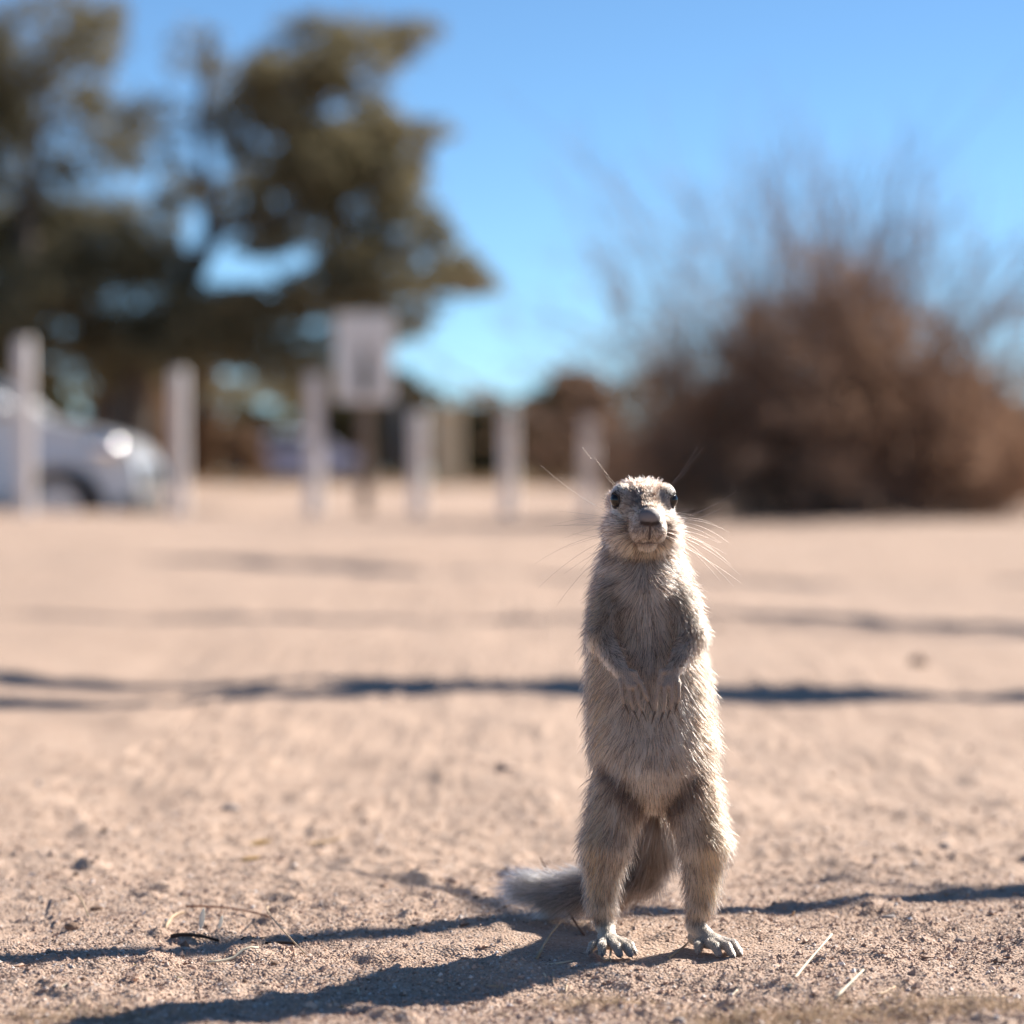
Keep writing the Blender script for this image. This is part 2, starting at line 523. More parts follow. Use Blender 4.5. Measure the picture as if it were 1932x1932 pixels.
BV, BQ = surface_nets(F, lo, VOX)
def grad_at(P):
    g = np.clip((P - lo) / VOX, 1, np.array(F.shape) - 3)
    i = g.astype(int); fr = g - i
    def val(off):
        j = g + off; i = j.astype(int); f = j - i
        i = np.minimum(i, np.array(F.shape) - 2)
        r = 0
        for a in (0, 1):
            for b in (0, 1):
                for c in (0, 1):
                    w = (f[:, 0] if a else 1 - f[:, 0]) * (f[:, 1] if b else 1 - f[:, 1]) * (f[:, 2] if c else 1 - f[:, 2])
                    r = r + w * F[i[:, 0] + a, i[:, 1] + b, i[:, 2] + c]
        return r
    G = np.stack([val(np.eye(3)[k]) - val(-np.eye(3)[k]) for k in range(3)], -1)
    return G / (np.linalg.norm(G, axis=1, keepdims=True) + 1e-9)

def weights(P):
    d = np.stack([d_prim(p, P) for p in PR], -1)
    w = np.exp(-(d - d.min(-1, keepdims=True)) / 1.6)
    w[w < 0.02] = 0
    return (w / w.sum(-1, keepdims=True)).astype(np.float32)

REG = sorted(set(p['reg'] for p in PR))
def region_w(W):
    return {r: W[:, [i for i, p in enumerate(PR) if p['reg'] == r]].sum(1) for r in REG}

WV = weights(BV)
# skin colours
rw = region_w(WV)
skin = np.tile(np.array([0.060, 0.042, 0.034]), (len(BV), 1))
def blend(c, w, target):
    w = np.clip(w, 0, 1)[:, None]
    return c * (1 - w) + np.array(target) * w
skin = blend(skin, rw['muzzle'] + rw['lip'] + 0.6 * rw['face'], (0.22, 0.175, 0.15))
skin = blend(skin, rw['hand'] + rw['finger'], (0.27, 0.20, 0.155))
skin = blend(skin, rw['foot'] + rw['toe'], (0.32, 0.265, 0.215))
skin = blend(skin, rw['nose'], (0.20, 0.178, 0.178))
hx = (BV - HC) @ HR                     # head coordinates
below = rw['nose'] * sstep(0.3, 1.4, 254.6 - BV[:, 2])
skin = blend(skin, below, (0.05, 0.03, 0.03))
nost = np.zeros(len(BV))
for sx_ in (-1, 1):
    nost = np.maximum(nost, np.exp(-(((hx[:, 0] - sx_ * 4.3) / 1.6) ** 2 + ((BV[:, 2] - 253.2 - 0.25 * (np.abs(hx[:, 0]) - 4)) / 0.95) ** 2)) * (hx[:, 1] < -30))
nost = np.maximum(nost, np.exp(-((BV[:, 2] - 252.0) / 0.8) ** 2) * (np.abs(hx[:, 0]) < 4.5) * (hx[:, 1] < -32))
nost = np.maximum(nost, (np.abs(BV[:, 2] - 252.2 - 0.10 * np.abs(hx[:, 0])) < 0.95) * (np.abs(hx[:, 0]) < 5.4) * (hx[:, 1] < -31) * 1.0)
skin = blend(skin, nost, (0.022, 0.013, 0.013))
mouthline = np.exp(-((BV[:, 2] - 241.6) / 1.1) ** 2) * (hx[:, 1] < -24) * (np.abs(hx[:, 0]) < 8)
phil = np.exp(-(hx[:, 0] / 0.8) ** 2) * (hx[:, 1] < -33) * (BV[:, 2] < 253) * (BV[:, 2] > 242)
skin = blend(skin, np.maximum(mouthline, phil) , (0.04, 0.022, 0.02))
lid = np.minimum(np.linalg.norm(BV - EYES[0], axis=1), np.linalg.norm(BV - EYES[1], axis=1))
skin = blend(skin, (lid < EYE_R + 0.9) * 1.0, (0.025, 0.018, 0.015))

sq = empty('ground_squirrel', (0.0844, 0.0, 0.0))
tag(sq, 'grey tan ground squirrel standing upright on its hind legs in the sand', 'squirrel')

def attr_mat(name, attr, rough, spec=0.35, bump=None):
    m = bpy.data.materials.new(name); m.use_nodes = True
    nt = m.node_tree; b = nt.nodes['Principled BSDF']
    a = nt.nodes.new('ShaderNodeAttribute'); a.attribute_name = attr
    nt.links.new(a.outputs['Color'], b.inputs['Base Color'])
    b.inputs['Roughness'].default_value = rough
    b.inputs['Specular IOR Level'].default_value = spec
    if bump:
        tc = nt.nodes.new('ShaderNodeTexCoord')
        t = nt.nodes.new('ShaderNodeTexNoise'); t.inputs['Scale'].default_value = bump[0]; t.inputs['Detail'].default_value = 4
        nt.links.new(tc.outputs['Object'], t.inputs['Vector'])
        bp = nt.nodes.new('ShaderNodeBump'); bp.inputs['Strength'].default_value = bump[1]; bp.inputs['Distance'].default_value = bump[2]
        nt.links.new(t.outputs['Fac'], bp.inputs['Height']); nt.links.new(bp.outputs['Normal'], b.inputs['Normal'])
    return m
SKIN = attr_mat('squirrel_skin', 'skin', 0.62, 0.3, (1500, 0.5, 0.0004))
body = np_mesh('body', BV * 0.001, BQ, SKIN, sq, smooth=True)
ca = body.data.attributes.new('skin', 'FLOAT_COLOR', 'POINT')
ca.data.foreach_set('color', np.concatenate([skin, np.ones((len(skin), 1))], 1).astype(np.float32).ravel())

# ---------------------------------------------------------------- fur
tri = np.concatenate([BQ[:, [0, 1, 2]], BQ[:, [0, 2, 3]]])
A_, B_, C_ = BV[tri[:, 0]], BV[tri[:, 1]], BV[tri[:, 2]]
area = 0.5 * np.linalg.norm(np.cross(B_ - A_, C_ - A_), axis=1)
densv = WV @ np.array([p['dens'] for p in PR])
lam = area * densv[tri].mean(1) * np.where(densv[tri].mean(1) > 4.2, 1.25, 1.22)
lam *= np.where(lid[tri].min(1) < EYE_R + 0.7, 0, 1)
cntt = np.floor(lam + RNG.random(len(lam))).astype(int)
ti = np.repeat(np.arange(len(tri)), cntt)
u, v = RNG.random(len(ti)), RNG.random(len(ti))
f = u + v > 1; u[f] = 1 - u[f]; v[f] = 1 - v[f]
RP = A_[ti] + u[:, None] * (B_ - A_)[ti] + v[:, None] * (C_ - A_)[ti]
N_ = grad_at(RP)
W = weights(RP)
R = region_w(W)
n = len(RP)
Lh = W @ np.array([p['L'] for p in PR])
Er = np.radians(W @ np.array([p['erect'] for p in PR]))
isn = lambda g: isinstance(g, str)
Gd = W @ np.array([np.zeros(3) if isn(p['guide']) else p['guide'] for p in PR])
wh = W @ np.array([1.0 if isn(p['guide']) else 0.0 for p in PR])
away = RP - NOSE
away = away / np.linalg.norm(away, axis=1, keepdims=True)
Gd = Gd + wh[:, None] * away
# chest, belly and thighs: the coat spreads outwards and down
side = np.clip((RP[:, 0] + 3) / 34, -1.1, 1.1)
spread = R['torso'] + 0.35 * R['thigh'] + 0.3 * R['arm']
fl = np.stack([side * 0.75, np.zeros(n), np.zeros(n)], -1)
Gd = Gd + spread[:, None] * fl
# the parting below the chin: hair runs sideways over the shoulders
up = sstep(190, 232, RP[:, 2]) * R['torso']
Gd[:, 0] += up * np.sign(RP[:, 0] + 7) * np.minimum(np.abs(RP[:, 0] + 7) / 9, 1) * 1.5
# dark ridge on the inside of the forearm, thigh coat turned outwards at the groin
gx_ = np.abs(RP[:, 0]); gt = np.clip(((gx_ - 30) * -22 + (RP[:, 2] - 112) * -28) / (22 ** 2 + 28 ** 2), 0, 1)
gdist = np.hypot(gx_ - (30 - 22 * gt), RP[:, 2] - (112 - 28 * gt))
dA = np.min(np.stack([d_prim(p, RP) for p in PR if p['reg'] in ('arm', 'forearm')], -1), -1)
armpit = np.exp(-np.maximum(dA, 0) / 3.0) * R['torso'] * (RP[:, 1] < -6) * (RP[:, 2] < 205)  # dark fringe hair, plus shade between arm and chest put into the coat colour
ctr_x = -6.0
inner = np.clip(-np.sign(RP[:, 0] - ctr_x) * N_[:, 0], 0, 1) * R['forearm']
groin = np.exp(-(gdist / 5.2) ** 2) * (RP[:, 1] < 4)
# smooth random waviness
cw = np.stack([np.sin(RP[:, 2] * 0.21 + RP[:, 0] * 0.17), np.sin(RP[:, 0] * 0.23 + 1.3), np.sin(RP[:, 0] * 0.31 + RP[:, 2] * 0.13)], -1)
Gd = Gd + 0.12 * cw + RNG.normal(0, 0.13, (n, 3))
T_ = Gd - (Gd * N_).sum(1, keepdims=True) * N_
T_ /= np.linalg.norm(T_, axis=1, keepdims=True) + 1e-6
furry = 1 - np.clip(R['hand'] + R['finger'] + R['foot'] + R['toe'], 0, 1)
guard = (RNG.random(n) < 0.10) & (furry > 0.6) & (R['tail'] < 0.4) & (R['muzzle'] + R['face'] + R['brow'] < 0.3)
exr = np.minimum(np.linalg.norm(RP - EYES[0], axis=1), np.linalg.norm(RP - EYES[1], axis=1))
Lh = Lh * np.clip((exr - 4.6) / 4.5, 0.22, 1) * RNG.uniform(0.72, 1.12, n) * np.where(guard, RNG.uniform(1.2, 1.75, n), 1)
Er = Er * RNG.uniform(0.6, 1.3, n) + np.where(guard, np.radians(RNG.uniform(6, 34, n)), 0)
# keep eyelids, mouth and nostrils clear
keep = np.ones(n, bool)
hxr = (RP - HC) @ HR
keep &= ~((np.abs(RP[:, 2] - 241.6) < 0.7) & (np.abs(hxr[:, 0]) < 6.5) & (hxr[:, 1] < -30))
keep &= ~((R['nose'] > 0.45))
keep &= ~((np.abs(RP[:, 2] - 252.3) < 1.3) & (np.abs(hxr[:, 0]) < 5.8) & (hxr[:, 1] < -31))
keep &= ~((np.abs(hxr[:, 0]) < 0.7) & (hxr[:, 1] < -38) & (RP[:, 2] > 242) & (RP[:, 2] < 252))

# clumps on a jittered lattice
cell = np.where(R['tail'] > 0.5, 4.5, np.where(furry < 0.5, 1.2, np.where(wh > 0.5, 1.6, 2.1)))
key = np.floor(RP / cell[:, None] + 0.35 * np.sin(RP[:, [1, 2, 0]] * 0.9)).astype(np.int64)
hsh = (key[:, 0] + 2000) + (key[:, 1] + 2000) * 10000 + (key[:, 2] + 2000) * 100000000 + (cell * 10).astype(np.int64) * 10 ** 13
_, inv = np.unique(hsh, return_inverse=True)
c = np.bincount(inv).astype(float)
ctr = np.stack([np.bincount(inv, weights=RP[:, k]) / c for k in range(3)], -1)
crand = RNG.random(len(c))[inv]
key2 = np.floor(RP / 1.25 + 0.3 * np.sin(RP[:, [2, 0, 1]] * 1.7)).astype(np.int64)
_, inv2 = np.unique((key2[:, 0] + 2000) + (key2[:, 1] + 2000) * 10000 + (key2[:, 2] + 2000) * 100000000, return_inverse=True)
crand2 = RNG.random(inv2.max() + 1)[inv2]

# colours (tip and root)
r1 = RNG.random(n); r2 = RNG.random(n)
tip = np.tile(np.array([0.60, 0.505, 0.42]), (n, 1))
def paint(w, c):
    global tip
    w = np.clip(w, 0, 1)[:, None]
    tip = tip * (1 - w) + np.array(c) * w
mid_ = np.exp(-((RP[:, 0] + 4) / 17) ** 2) * (RP[:, 1] < 0) * R['torso']
paint(mid_ * 0.95, (0.78, 0.70, 0.64))
lat = sstep(0.55, 0.95, np.abs(side)) * (R['torso'] + R['arm'] + R['thigh'] + 0.7 * R['forearm'])
paint(lat * 0.85, (0.62, 0.405, 0.235))
paint(R['thigh'] * 0.75 * (1 - lat), (0.54, 0.455, 0.385))
paint(R['arm'] * 0.75 * (1 - lat), (0.56, 0.46, 0.37))
paint(sstep(0.2, 1, (RP[:, 1] - 8) / 12) * (R['torso'] + R['thigh'] + R['arm']), (0.50, 0.32, 0.18))
paint(R['forearm'] * 0.85, (0.64, 0.55, 0.48))
paint(R['hand'] + R['finger'], (0.58, 0.47, 0.38))
paint(R['foot'] + R['toe'], (0.56, 0.49, 0.43))
paint(R['shin'] * 0.6, (0.50, 0.43, 0.36))
paint(R['cheek'], (0.66, 0.59, 0.52))
paint(R['throat'], (0.74, 0.63, 0.50))
paint(R['lip'], (0.66, 0.56, 0.46))
paint(np.exp(-((RP[:, 2] - 240.9) / 1.4) ** 2) * (hxr[:, 1] < -27) * (np.abs(hxr[:, 0]) < 7), (0.20, 0.13, 0.11))
paint(R['muzzle'], (0.50, 0.43, 0.385))
paint(R['face'], (0.60, 0.54, 0.48))
capw = (R['cap'] + R['ear'] + 0.9 * R['brow'] * sstep(268, 271, RP[:, 2]) + 0.9 * R['face'] * sstep(258, 264, RP[:, 2])) * (sstep(255, 262, RP[:, 2]))
capw = np.clip(capw, 0, 1)
red = (0.75 * crand2 + 0.25 * r1) < 0.56
paint(capw * red, (0.085, 0.043, 0.031))
paint(capw * ~red, (0.44, 0.355, 0.30))
ex = np.minimum(np.linalg.norm(RP - EYES[0], axis=1), np.linalg.norm(RP - EYES[1], axis=1))
ring = np.exp(-((ex - 6.3) / 1.8) ** 2)
paint(ring, (0.84, 0.77, 0.68))
# dark streak from the eye to the nose side
paint(0.6 * np.exp(-(((np.abs(hxr[:, 0]) - 9) / 2.2) ** 2 + ((RP[:, 2] - 262) / 3) ** 2)) * (hxr[:, 1] < -12), (0.30, 0.25, 0.22))
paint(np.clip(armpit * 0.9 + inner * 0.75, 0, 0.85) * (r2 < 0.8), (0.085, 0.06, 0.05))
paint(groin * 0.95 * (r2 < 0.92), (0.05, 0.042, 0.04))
# dark hairs strewn through the coat
dk = np.clip(0.19 * R['torso'] + 0.21 * R['arm'] + 0.20 * R['thigh'] + 0.22 * R['forearm'] + 0.18 * R['cheek'] + 0.32 * R['shin'] + 0.34 * R['face'] + 0.15 * R['throat'] + 0.33 * R['muzzle'] + 0.2 * R['brow'], 0, 1)
dk = dk * (0.85 + 0.35 * sstep(200, 230, RP[:, 2]) - 0.25 * mid_)
dark = (0.62 * crand2 + 0.38 * RNG.random(n)) < dk
paint(dark * 0.92, (0.05, 0.034, 0.026))
Lh = Lh * np.where(dark, 1.15, 1.0)
Er = Er + np.where(dark, np.radians(7), 0)
paint(guard * (RNG.random(n) < 0.60) * (R['cap'] < 0.5), (0.042, 0.028, 0.022))
tip *= RNG.uniform(0.80, 1.15, (n, 1)) * np.array([1.20, 1.045, 0.905])
root = tip * 0.30 + np.array([0.02, 0.012, 0.008])
# tail: banded black and white
tw = R['tail'][:, None]
band = np.where((r2 < 0.5 + 0.3 * sstep(-30, -5, RP[:, 0]))[:, None], np.array([0.05, 0.032, 0.025]), np.array([0.44, 0.38, 0.33]))
tail_far = sstep(-25, -72, RP[:, 0])[:, None]
band = np.where((r1[:, None] < 0.75 * tail_far), np.array([0.42, 0.385, 0.35]), band)
near_root = np.array([0.12, 0.07, 0.048])
hang = sstep(-22, -4, RP[:, 0])[:, None]
band = band * (1 - 0.55 * hang) * (0.62 + 0.38 * sstep(-60, -80, RP[:, 0])[:, None])
root = root * (1 - tw) + tw * np.where((r1 < 0.6)[:, None], near_root, band * 0.35)
midc = (tip + root) * 0.5
midc = midc * (1 - tw) + tw * np.where((r2 < 0.55)[:, None], np.array([0.045, 0.03, 0.024]), band)
tip = tip * (1 - tw) + tw * np.where((RNG.random(n) < 0.12 + 0.65 * tail_far[:, 0])[:, None], np.array([0.42, 0.375, 0.335]) * (1 - 0.5 * hang), band * 0.7)

# strands
NP = 5
ts = np.linspace(0, 1, NP)
d0 = T_ * np.cos(Er)[:, None] + N_ * np.sin(Er)[:, None]
bendT = T_ * 0.55 - N_ * 0.25 + np.array([0, 0, -0.18])
PTS = np.zeros((n, NP, 3))
for j, t in enumerate(ts):
    PTS[:, j] = RP + Lh[:, None] * (d0 * t + bendT * (0.34 * t * t))
# clumping
off = ctr[inv] - RP
clump = RNG.uniform(0.45, 1.0, n) * (1 - 0.55 * np.clip(R['muzzle'] + R['lip'] + R['face'] + R['brow'], 0, 1)) * np.where(guard, 0.2, 1)
for j, t in enumerate(ts):
    PTS[:, j] += off * (clump * t ** 1.3)[:, None]
PTS += (RNG.normal(0, 0.05, (n, NP, 3)) * (Lh[:, None, None] * 0.35) * ts[None, :, None])
COLR = np.stack([root, root * 0.5 + midc * 0.5, midc, midc * 0.45 + tip * 0.55, tip], 1)
rad0 = np.where(furry > 0.5, 0.098, 0.06) * np.where(R['tail'] > 0.5, 1.15, 1) * np.where(guard, 1.2, 1) * RNG.uniform(0.75, 1.2, n)
RAD = rad0[:, None] * np.array([1.0, 1.0, 0.92, 0.68, 0.14])[None]
PTS[..., 2] = np.maximum(PTS[..., 2], 0.6)
PTS, COLR, RAD = PTS[keep], COLR[keep], RAD[keep]

def hair_mat(name, attr=None, col=None, rough=0.45, rad_rough=0.5):
    m = bpy.data.materials.new(name); m.use_nodes = True
    nt = m.node_tree
    nt.nodes.remove(nt.nodes['Principled BSDF'])
    h = nt.nodes.new('ShaderNodeBsdfHairPrincipled')
    h.parametrization = 'COLOR'
    h.inputs['Roughness'].default_value = rough
    h.inputs['Radial Roughness'].default_value = rad_rough
    if attr:
        a = nt.nodes.new('ShaderNodeAttribute'); a.attribute_name = attr
        nt.links.new(a.outputs['Color'], h.inputs['Color'])
    else:
        h.inputs['Color'].default_value = (*col, 1)
    nt.links.new(h.outputs[0], nt.nodes['Material Output'].inputs['Surface'])
    return m

def hair_obj(name, pts, rad, col, mat, parent):
    """pts (n,k,3) in mm"""
    c = bpy.data.hair_curves.new(name)
    n, k = pts.shape[:2]
    c.add_curves([k] * n)
    c.position_data.foreach_set('vector', (pts * 0.001).astype(np.float32).ravel())
    a = c.attributes.new('radius', 'FLOAT', 'POINT')
    a.data.foreach_set('value', (rad * 0.001).astype(np.float32).ravel())
    if col is not None:
        a = c.attributes.new('fur_color', 'FLOAT_COLOR', 'POINT')
        a.data.foreach_set('color', np.concatenate([col, np.ones((n, k, 1))], -1).astype(np.float32).ravel())
    c.materials.append(mat)
    o = bpy.data.objects.new(name, c)
    COL.objects.link(o); o.parent = parent
    return o

FUR = hair_mat('squirrel_fur', 'fur_color')
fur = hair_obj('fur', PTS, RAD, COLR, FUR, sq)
tag(fur, kind='stuff')
print('fur strands', len(PTS), 'body faces', len(BQ))

# ---------------------------------------------------------------- eyes, claws, whiskers
EYE = principled('squirrel_eye', (0.008, 0.006, 0.005), 0.05, spec=0.4)
def uv_sphere(name, c, r, mat, parent, seg=24, ring=16):
    bm = bmesh.new()
    bmesh.ops.create_uvsphere(bm, u_segments=seg, v_segments=ring, radius=r)
    o = bm_obj(name, bm, mat, parent, True)
    o.location = c
    return o
for e in EYES:
    uv_sphere('eye', Vector(e) * 0.001, EYE_R * 0.001, EYE, sq)

CLAW = principled('squirrel_claw', (0.045, 0.030, 0.026), 0.4, spec=0.45)
CLAWF = principled('hind_claw', (0.20, 0.16, 0.14), 0.45, spec=0.4)
def tube_mesh(pts, radii, seg=6, cap=True):
    """verts, faces(quads) of a tube along pts"""
    pts = np.asarray(pts, float); m = len(pts)
    V = []; Fc = []
    tan = np.gradient(pts, axis=0)
    ref = np.array([0.31, 0.17, 0.93])
    for i in range(m):
        t = tan[i] / (np.linalg.norm(tan[i]) + 1e-12)
        a = np.cross(t, ref); a /= np.linalg.norm(a) + 1e-12
        b = np.cross(t, a)
        for s in range(seg):
            an = 2 * math.pi * s / seg
            V.append(pts[i] + radii[i] * (math.cos(an) * a + math.sin(an) * b))
    for i in range(m - 1):
        for s in range(seg):
            s2 = (s + 1) % seg
            Fc.append((i * seg + s, i * seg + s2, (i + 1) * seg + s2, (i + 1) * seg + s))
    if cap:
        for base in (0, (m - 1) * seg):
            for s in range(0, seg - 2, 2):
                Fc.append((base, base + s + 1, base + s + 2, base + (s + 3 if s + 3 < seg else s + 2)))
        Fc = [f if len(set(f)) == 4 else f for f in Fc]
    return V, Fc

def tube(name, pts, radii, mat, parent=None, seg=6, scale=1.0):
    V, Fc = tube_mesh(np.asarray(pts, float) * scale, np.asarray(radii, float) * scale, seg, cap=False)
    me = bpy.data.meshes.new(name)
    m = len(pts)
    Fc = list(Fc) + [tuple(range(seg))[::-1], tuple(range((m - 1) * seg, m * seg))]
    me.from_pydata([tuple(v) for v in V], [], Fc)
    for p in me.polygons: p.use_smooth = True
    return link_mesh(name, me, mat, parent)

for lst, r in ((HAND, 0.85), (FOOT, 1.15)):
    for tip_, cl in lst:
        dirn = cl - tip_
        start = tip_ - dirn / np.linalg.norm(dirn) * 1.2
        mid_ = tip_ * 0.5 + cl * 0.5 + np.array([0, -0.5, 0.5])
        tube('claw', [start, tip_, mid_, cl], [r * 0.95, r, r * 0.62, 0.12], CLAW if r == 0.85 else CLAWF, sq, 6, 0.001)

wp, wr_ = [], []
def whisker(root, d, length, droop, r=0.13):
    d = np.array(d, float); d /= np.linalg.norm(d)
    t = np.linspace(0, 1, 9)[:, None]
    p = np.array(root) + d * length * t + np.array(droop) * length * t * t
    wp.append(p); wr_.append(np.linspace(r, 0.03, 9))
WR = np.random.default_rng(21)
for sx in (-1, 1):
    for i in range(17):
        row = i % 4
        z = 252.5 - row * 2.2 + WR.normal(0, 0.4)
        x = sx * (7.4 + WR.uniform(-1.2, 2.6)); y = -29 + WR.uniform(-2.5, 6)
        el_ = (0.20 - row * 0.20) + WR.normal(0, 0.10)
        whisker(H(x, y, z), HR @ np.array([sx * 1.0, 0.05 + WR.uniform(-0.15, 0.4), el_]), WR.uniform(30, 58),
                (0, 0.12, WR.uniform(-0.5, -0.06) if i % 5 else 0.25), r=0.10)
    for i in range(6):                    # on the cheek
        whisker(H(sx * 17, -12 + WR.normal(0, 1.5), 257 + WR.normal(0, 2)), HR @ np.array([sx, 0.1, WR.uniform(-0.1, 0.45)]),
                WR.uniform(10, 18), (0, 0.1, -0.1), r=0.055)
    for i in range(2 if sx < 0 else 3):    # above the eye
        whisker(H(sx * 15.5 + WR.normal(0, 1.6), -9 + WR.normal(0, 2), 273.6), HR @ np.array([sx * WR.uniform(0.25, 1.5), -0.1, WR.uniform(0.5, 1.1)]), WR.uniform(16, 36),
                (sx * -0.06, 0.1, 0.02), r=0.022)
WH = hair_mat('squirrel_whisker', None, (0.05, 0.033, 0.026), 0.35, 0.4)
wk = hair_obj('whisker', np.array(wp), np.array(wr_), None, WH, sq)
tag(wk, kind='stuff')

# ------------------------------------------------------------------ plants: helpers
def leaf_cloud(name, centres, size, mat, parent, rng, aspect=0.5, flat=0.0):
    """one quad leaf for every centre"""
    m = len(centres)
    a = rng.normal(0, 1, (m, 3)); a[:, 2] *= (1 - flat); a /= np.linalg.norm(a, axis=1, keepdims=True)
    b = rng.normal(0, 1, (m, 3)); b -= (a * b).sum(1, keepdims=True) * a; b /= np.linalg.norm(b, axis=1, keepdims=True)
    s = size * rng.uniform(0.6, 1.3, (m, 1))
    c = np.asarray(centres)
    V = np.stack([c - a * s * 0.5, c + b * s * aspect * 0.5, c + a * s * 0.5, c - b * s * aspect * 0.5], 1).reshape(-1, 3)
    Fq = np.arange(4 * m).reshape(m, 4)
    return np_mesh(name, V, Fq, mat, parent)

def wander(p0, p1, m, amp, rng, sag=0.0):
    p0, p1 = np.array(p0, float), np.array(p1, float)
    t = np.linspace(0, 1, m)[:, None]
    L = np.linalg.norm(p1 - p0)
    p = p0 + (p1 - p0) * t
    w = np.cumsum(rng.normal(0, 1, (m, 3)), axis=0)
    w = w - w[0] - t * (w[-1] - w[0])
    p = p + w * amp * L / math.sqrt(m)
    p[:, 2] += sag * L * np.sin(math.pi * t[:, 0])
    return p

class Tubes:
    def __init__(s): s.V = []; s.F = []; s.n = 0
    def add(s, pts, radii, seg=5):
        V, Fc = tube_mesh(pts, radii, seg, cap=False)
        s.V += V; s.F += [tuple(i + s.n for i in f) for f in Fc]; s.n += len(V)
    def build(s, name, mat, parent):
        return np_mesh(name, np.array(s.V), np.array(s.F), mat, parent, smooth=True)

BARK = principled('bark', (0.075, 0.058, 0.046), 0.9, noise=(9, (0.14, 0.115, 0.095)), bump=(30, 0.6, 0.02))
TWIG = principled('dry_twig', (0.20, 0.125, 0.085), 0.85, noise=(4, (0.30, 0.20, 0.145)))
LEAF_TREE = leaf_mat('acacia_leaf', (0.175, 0.158, 0.095), (0.29, 0.25, 0.155), 0.45)
LEAF_BUSH = leaf_mat('dry_bush_leaf', (0.27, 0.168, 0.112), (0.46, 0.300, 0.205), 0.38)
LEAF_FAR = leaf_mat('far_leaf', (0.085, 0.080, 0.042), (0.15, 0.125, 0.065), 0.3)
LEAF_BROWN = leaf_mat('brown_leaf', (0.22, 0.14, 0.085), (0.32, 0.21, 0.13), 0.3)
STRAW = leaf_mat('straw_blade', (0.30, 0.21, 0.125), (0.42, 0.31, 0.19), 0.3)

# ------------------------------------------------------------------ the big tree beyond the posts
def clump_points(c, r, m, rng, sub=22):
    """leaves in sub-clusters inside an ellipsoid"""
    q = rng.normal(0, 1, (sub, 3)); q /= np.linalg.norm(q, axis=1, keepdims=True)
    q *= rng.uniform(0.25, 0.95, (sub, 1)) ** 0.6
    k = rng.integers(0, sub, m)
    p = q[k] + rng.normal(0, 0.17, (m, 3))
    return np.array(c) + p * np.array(r)

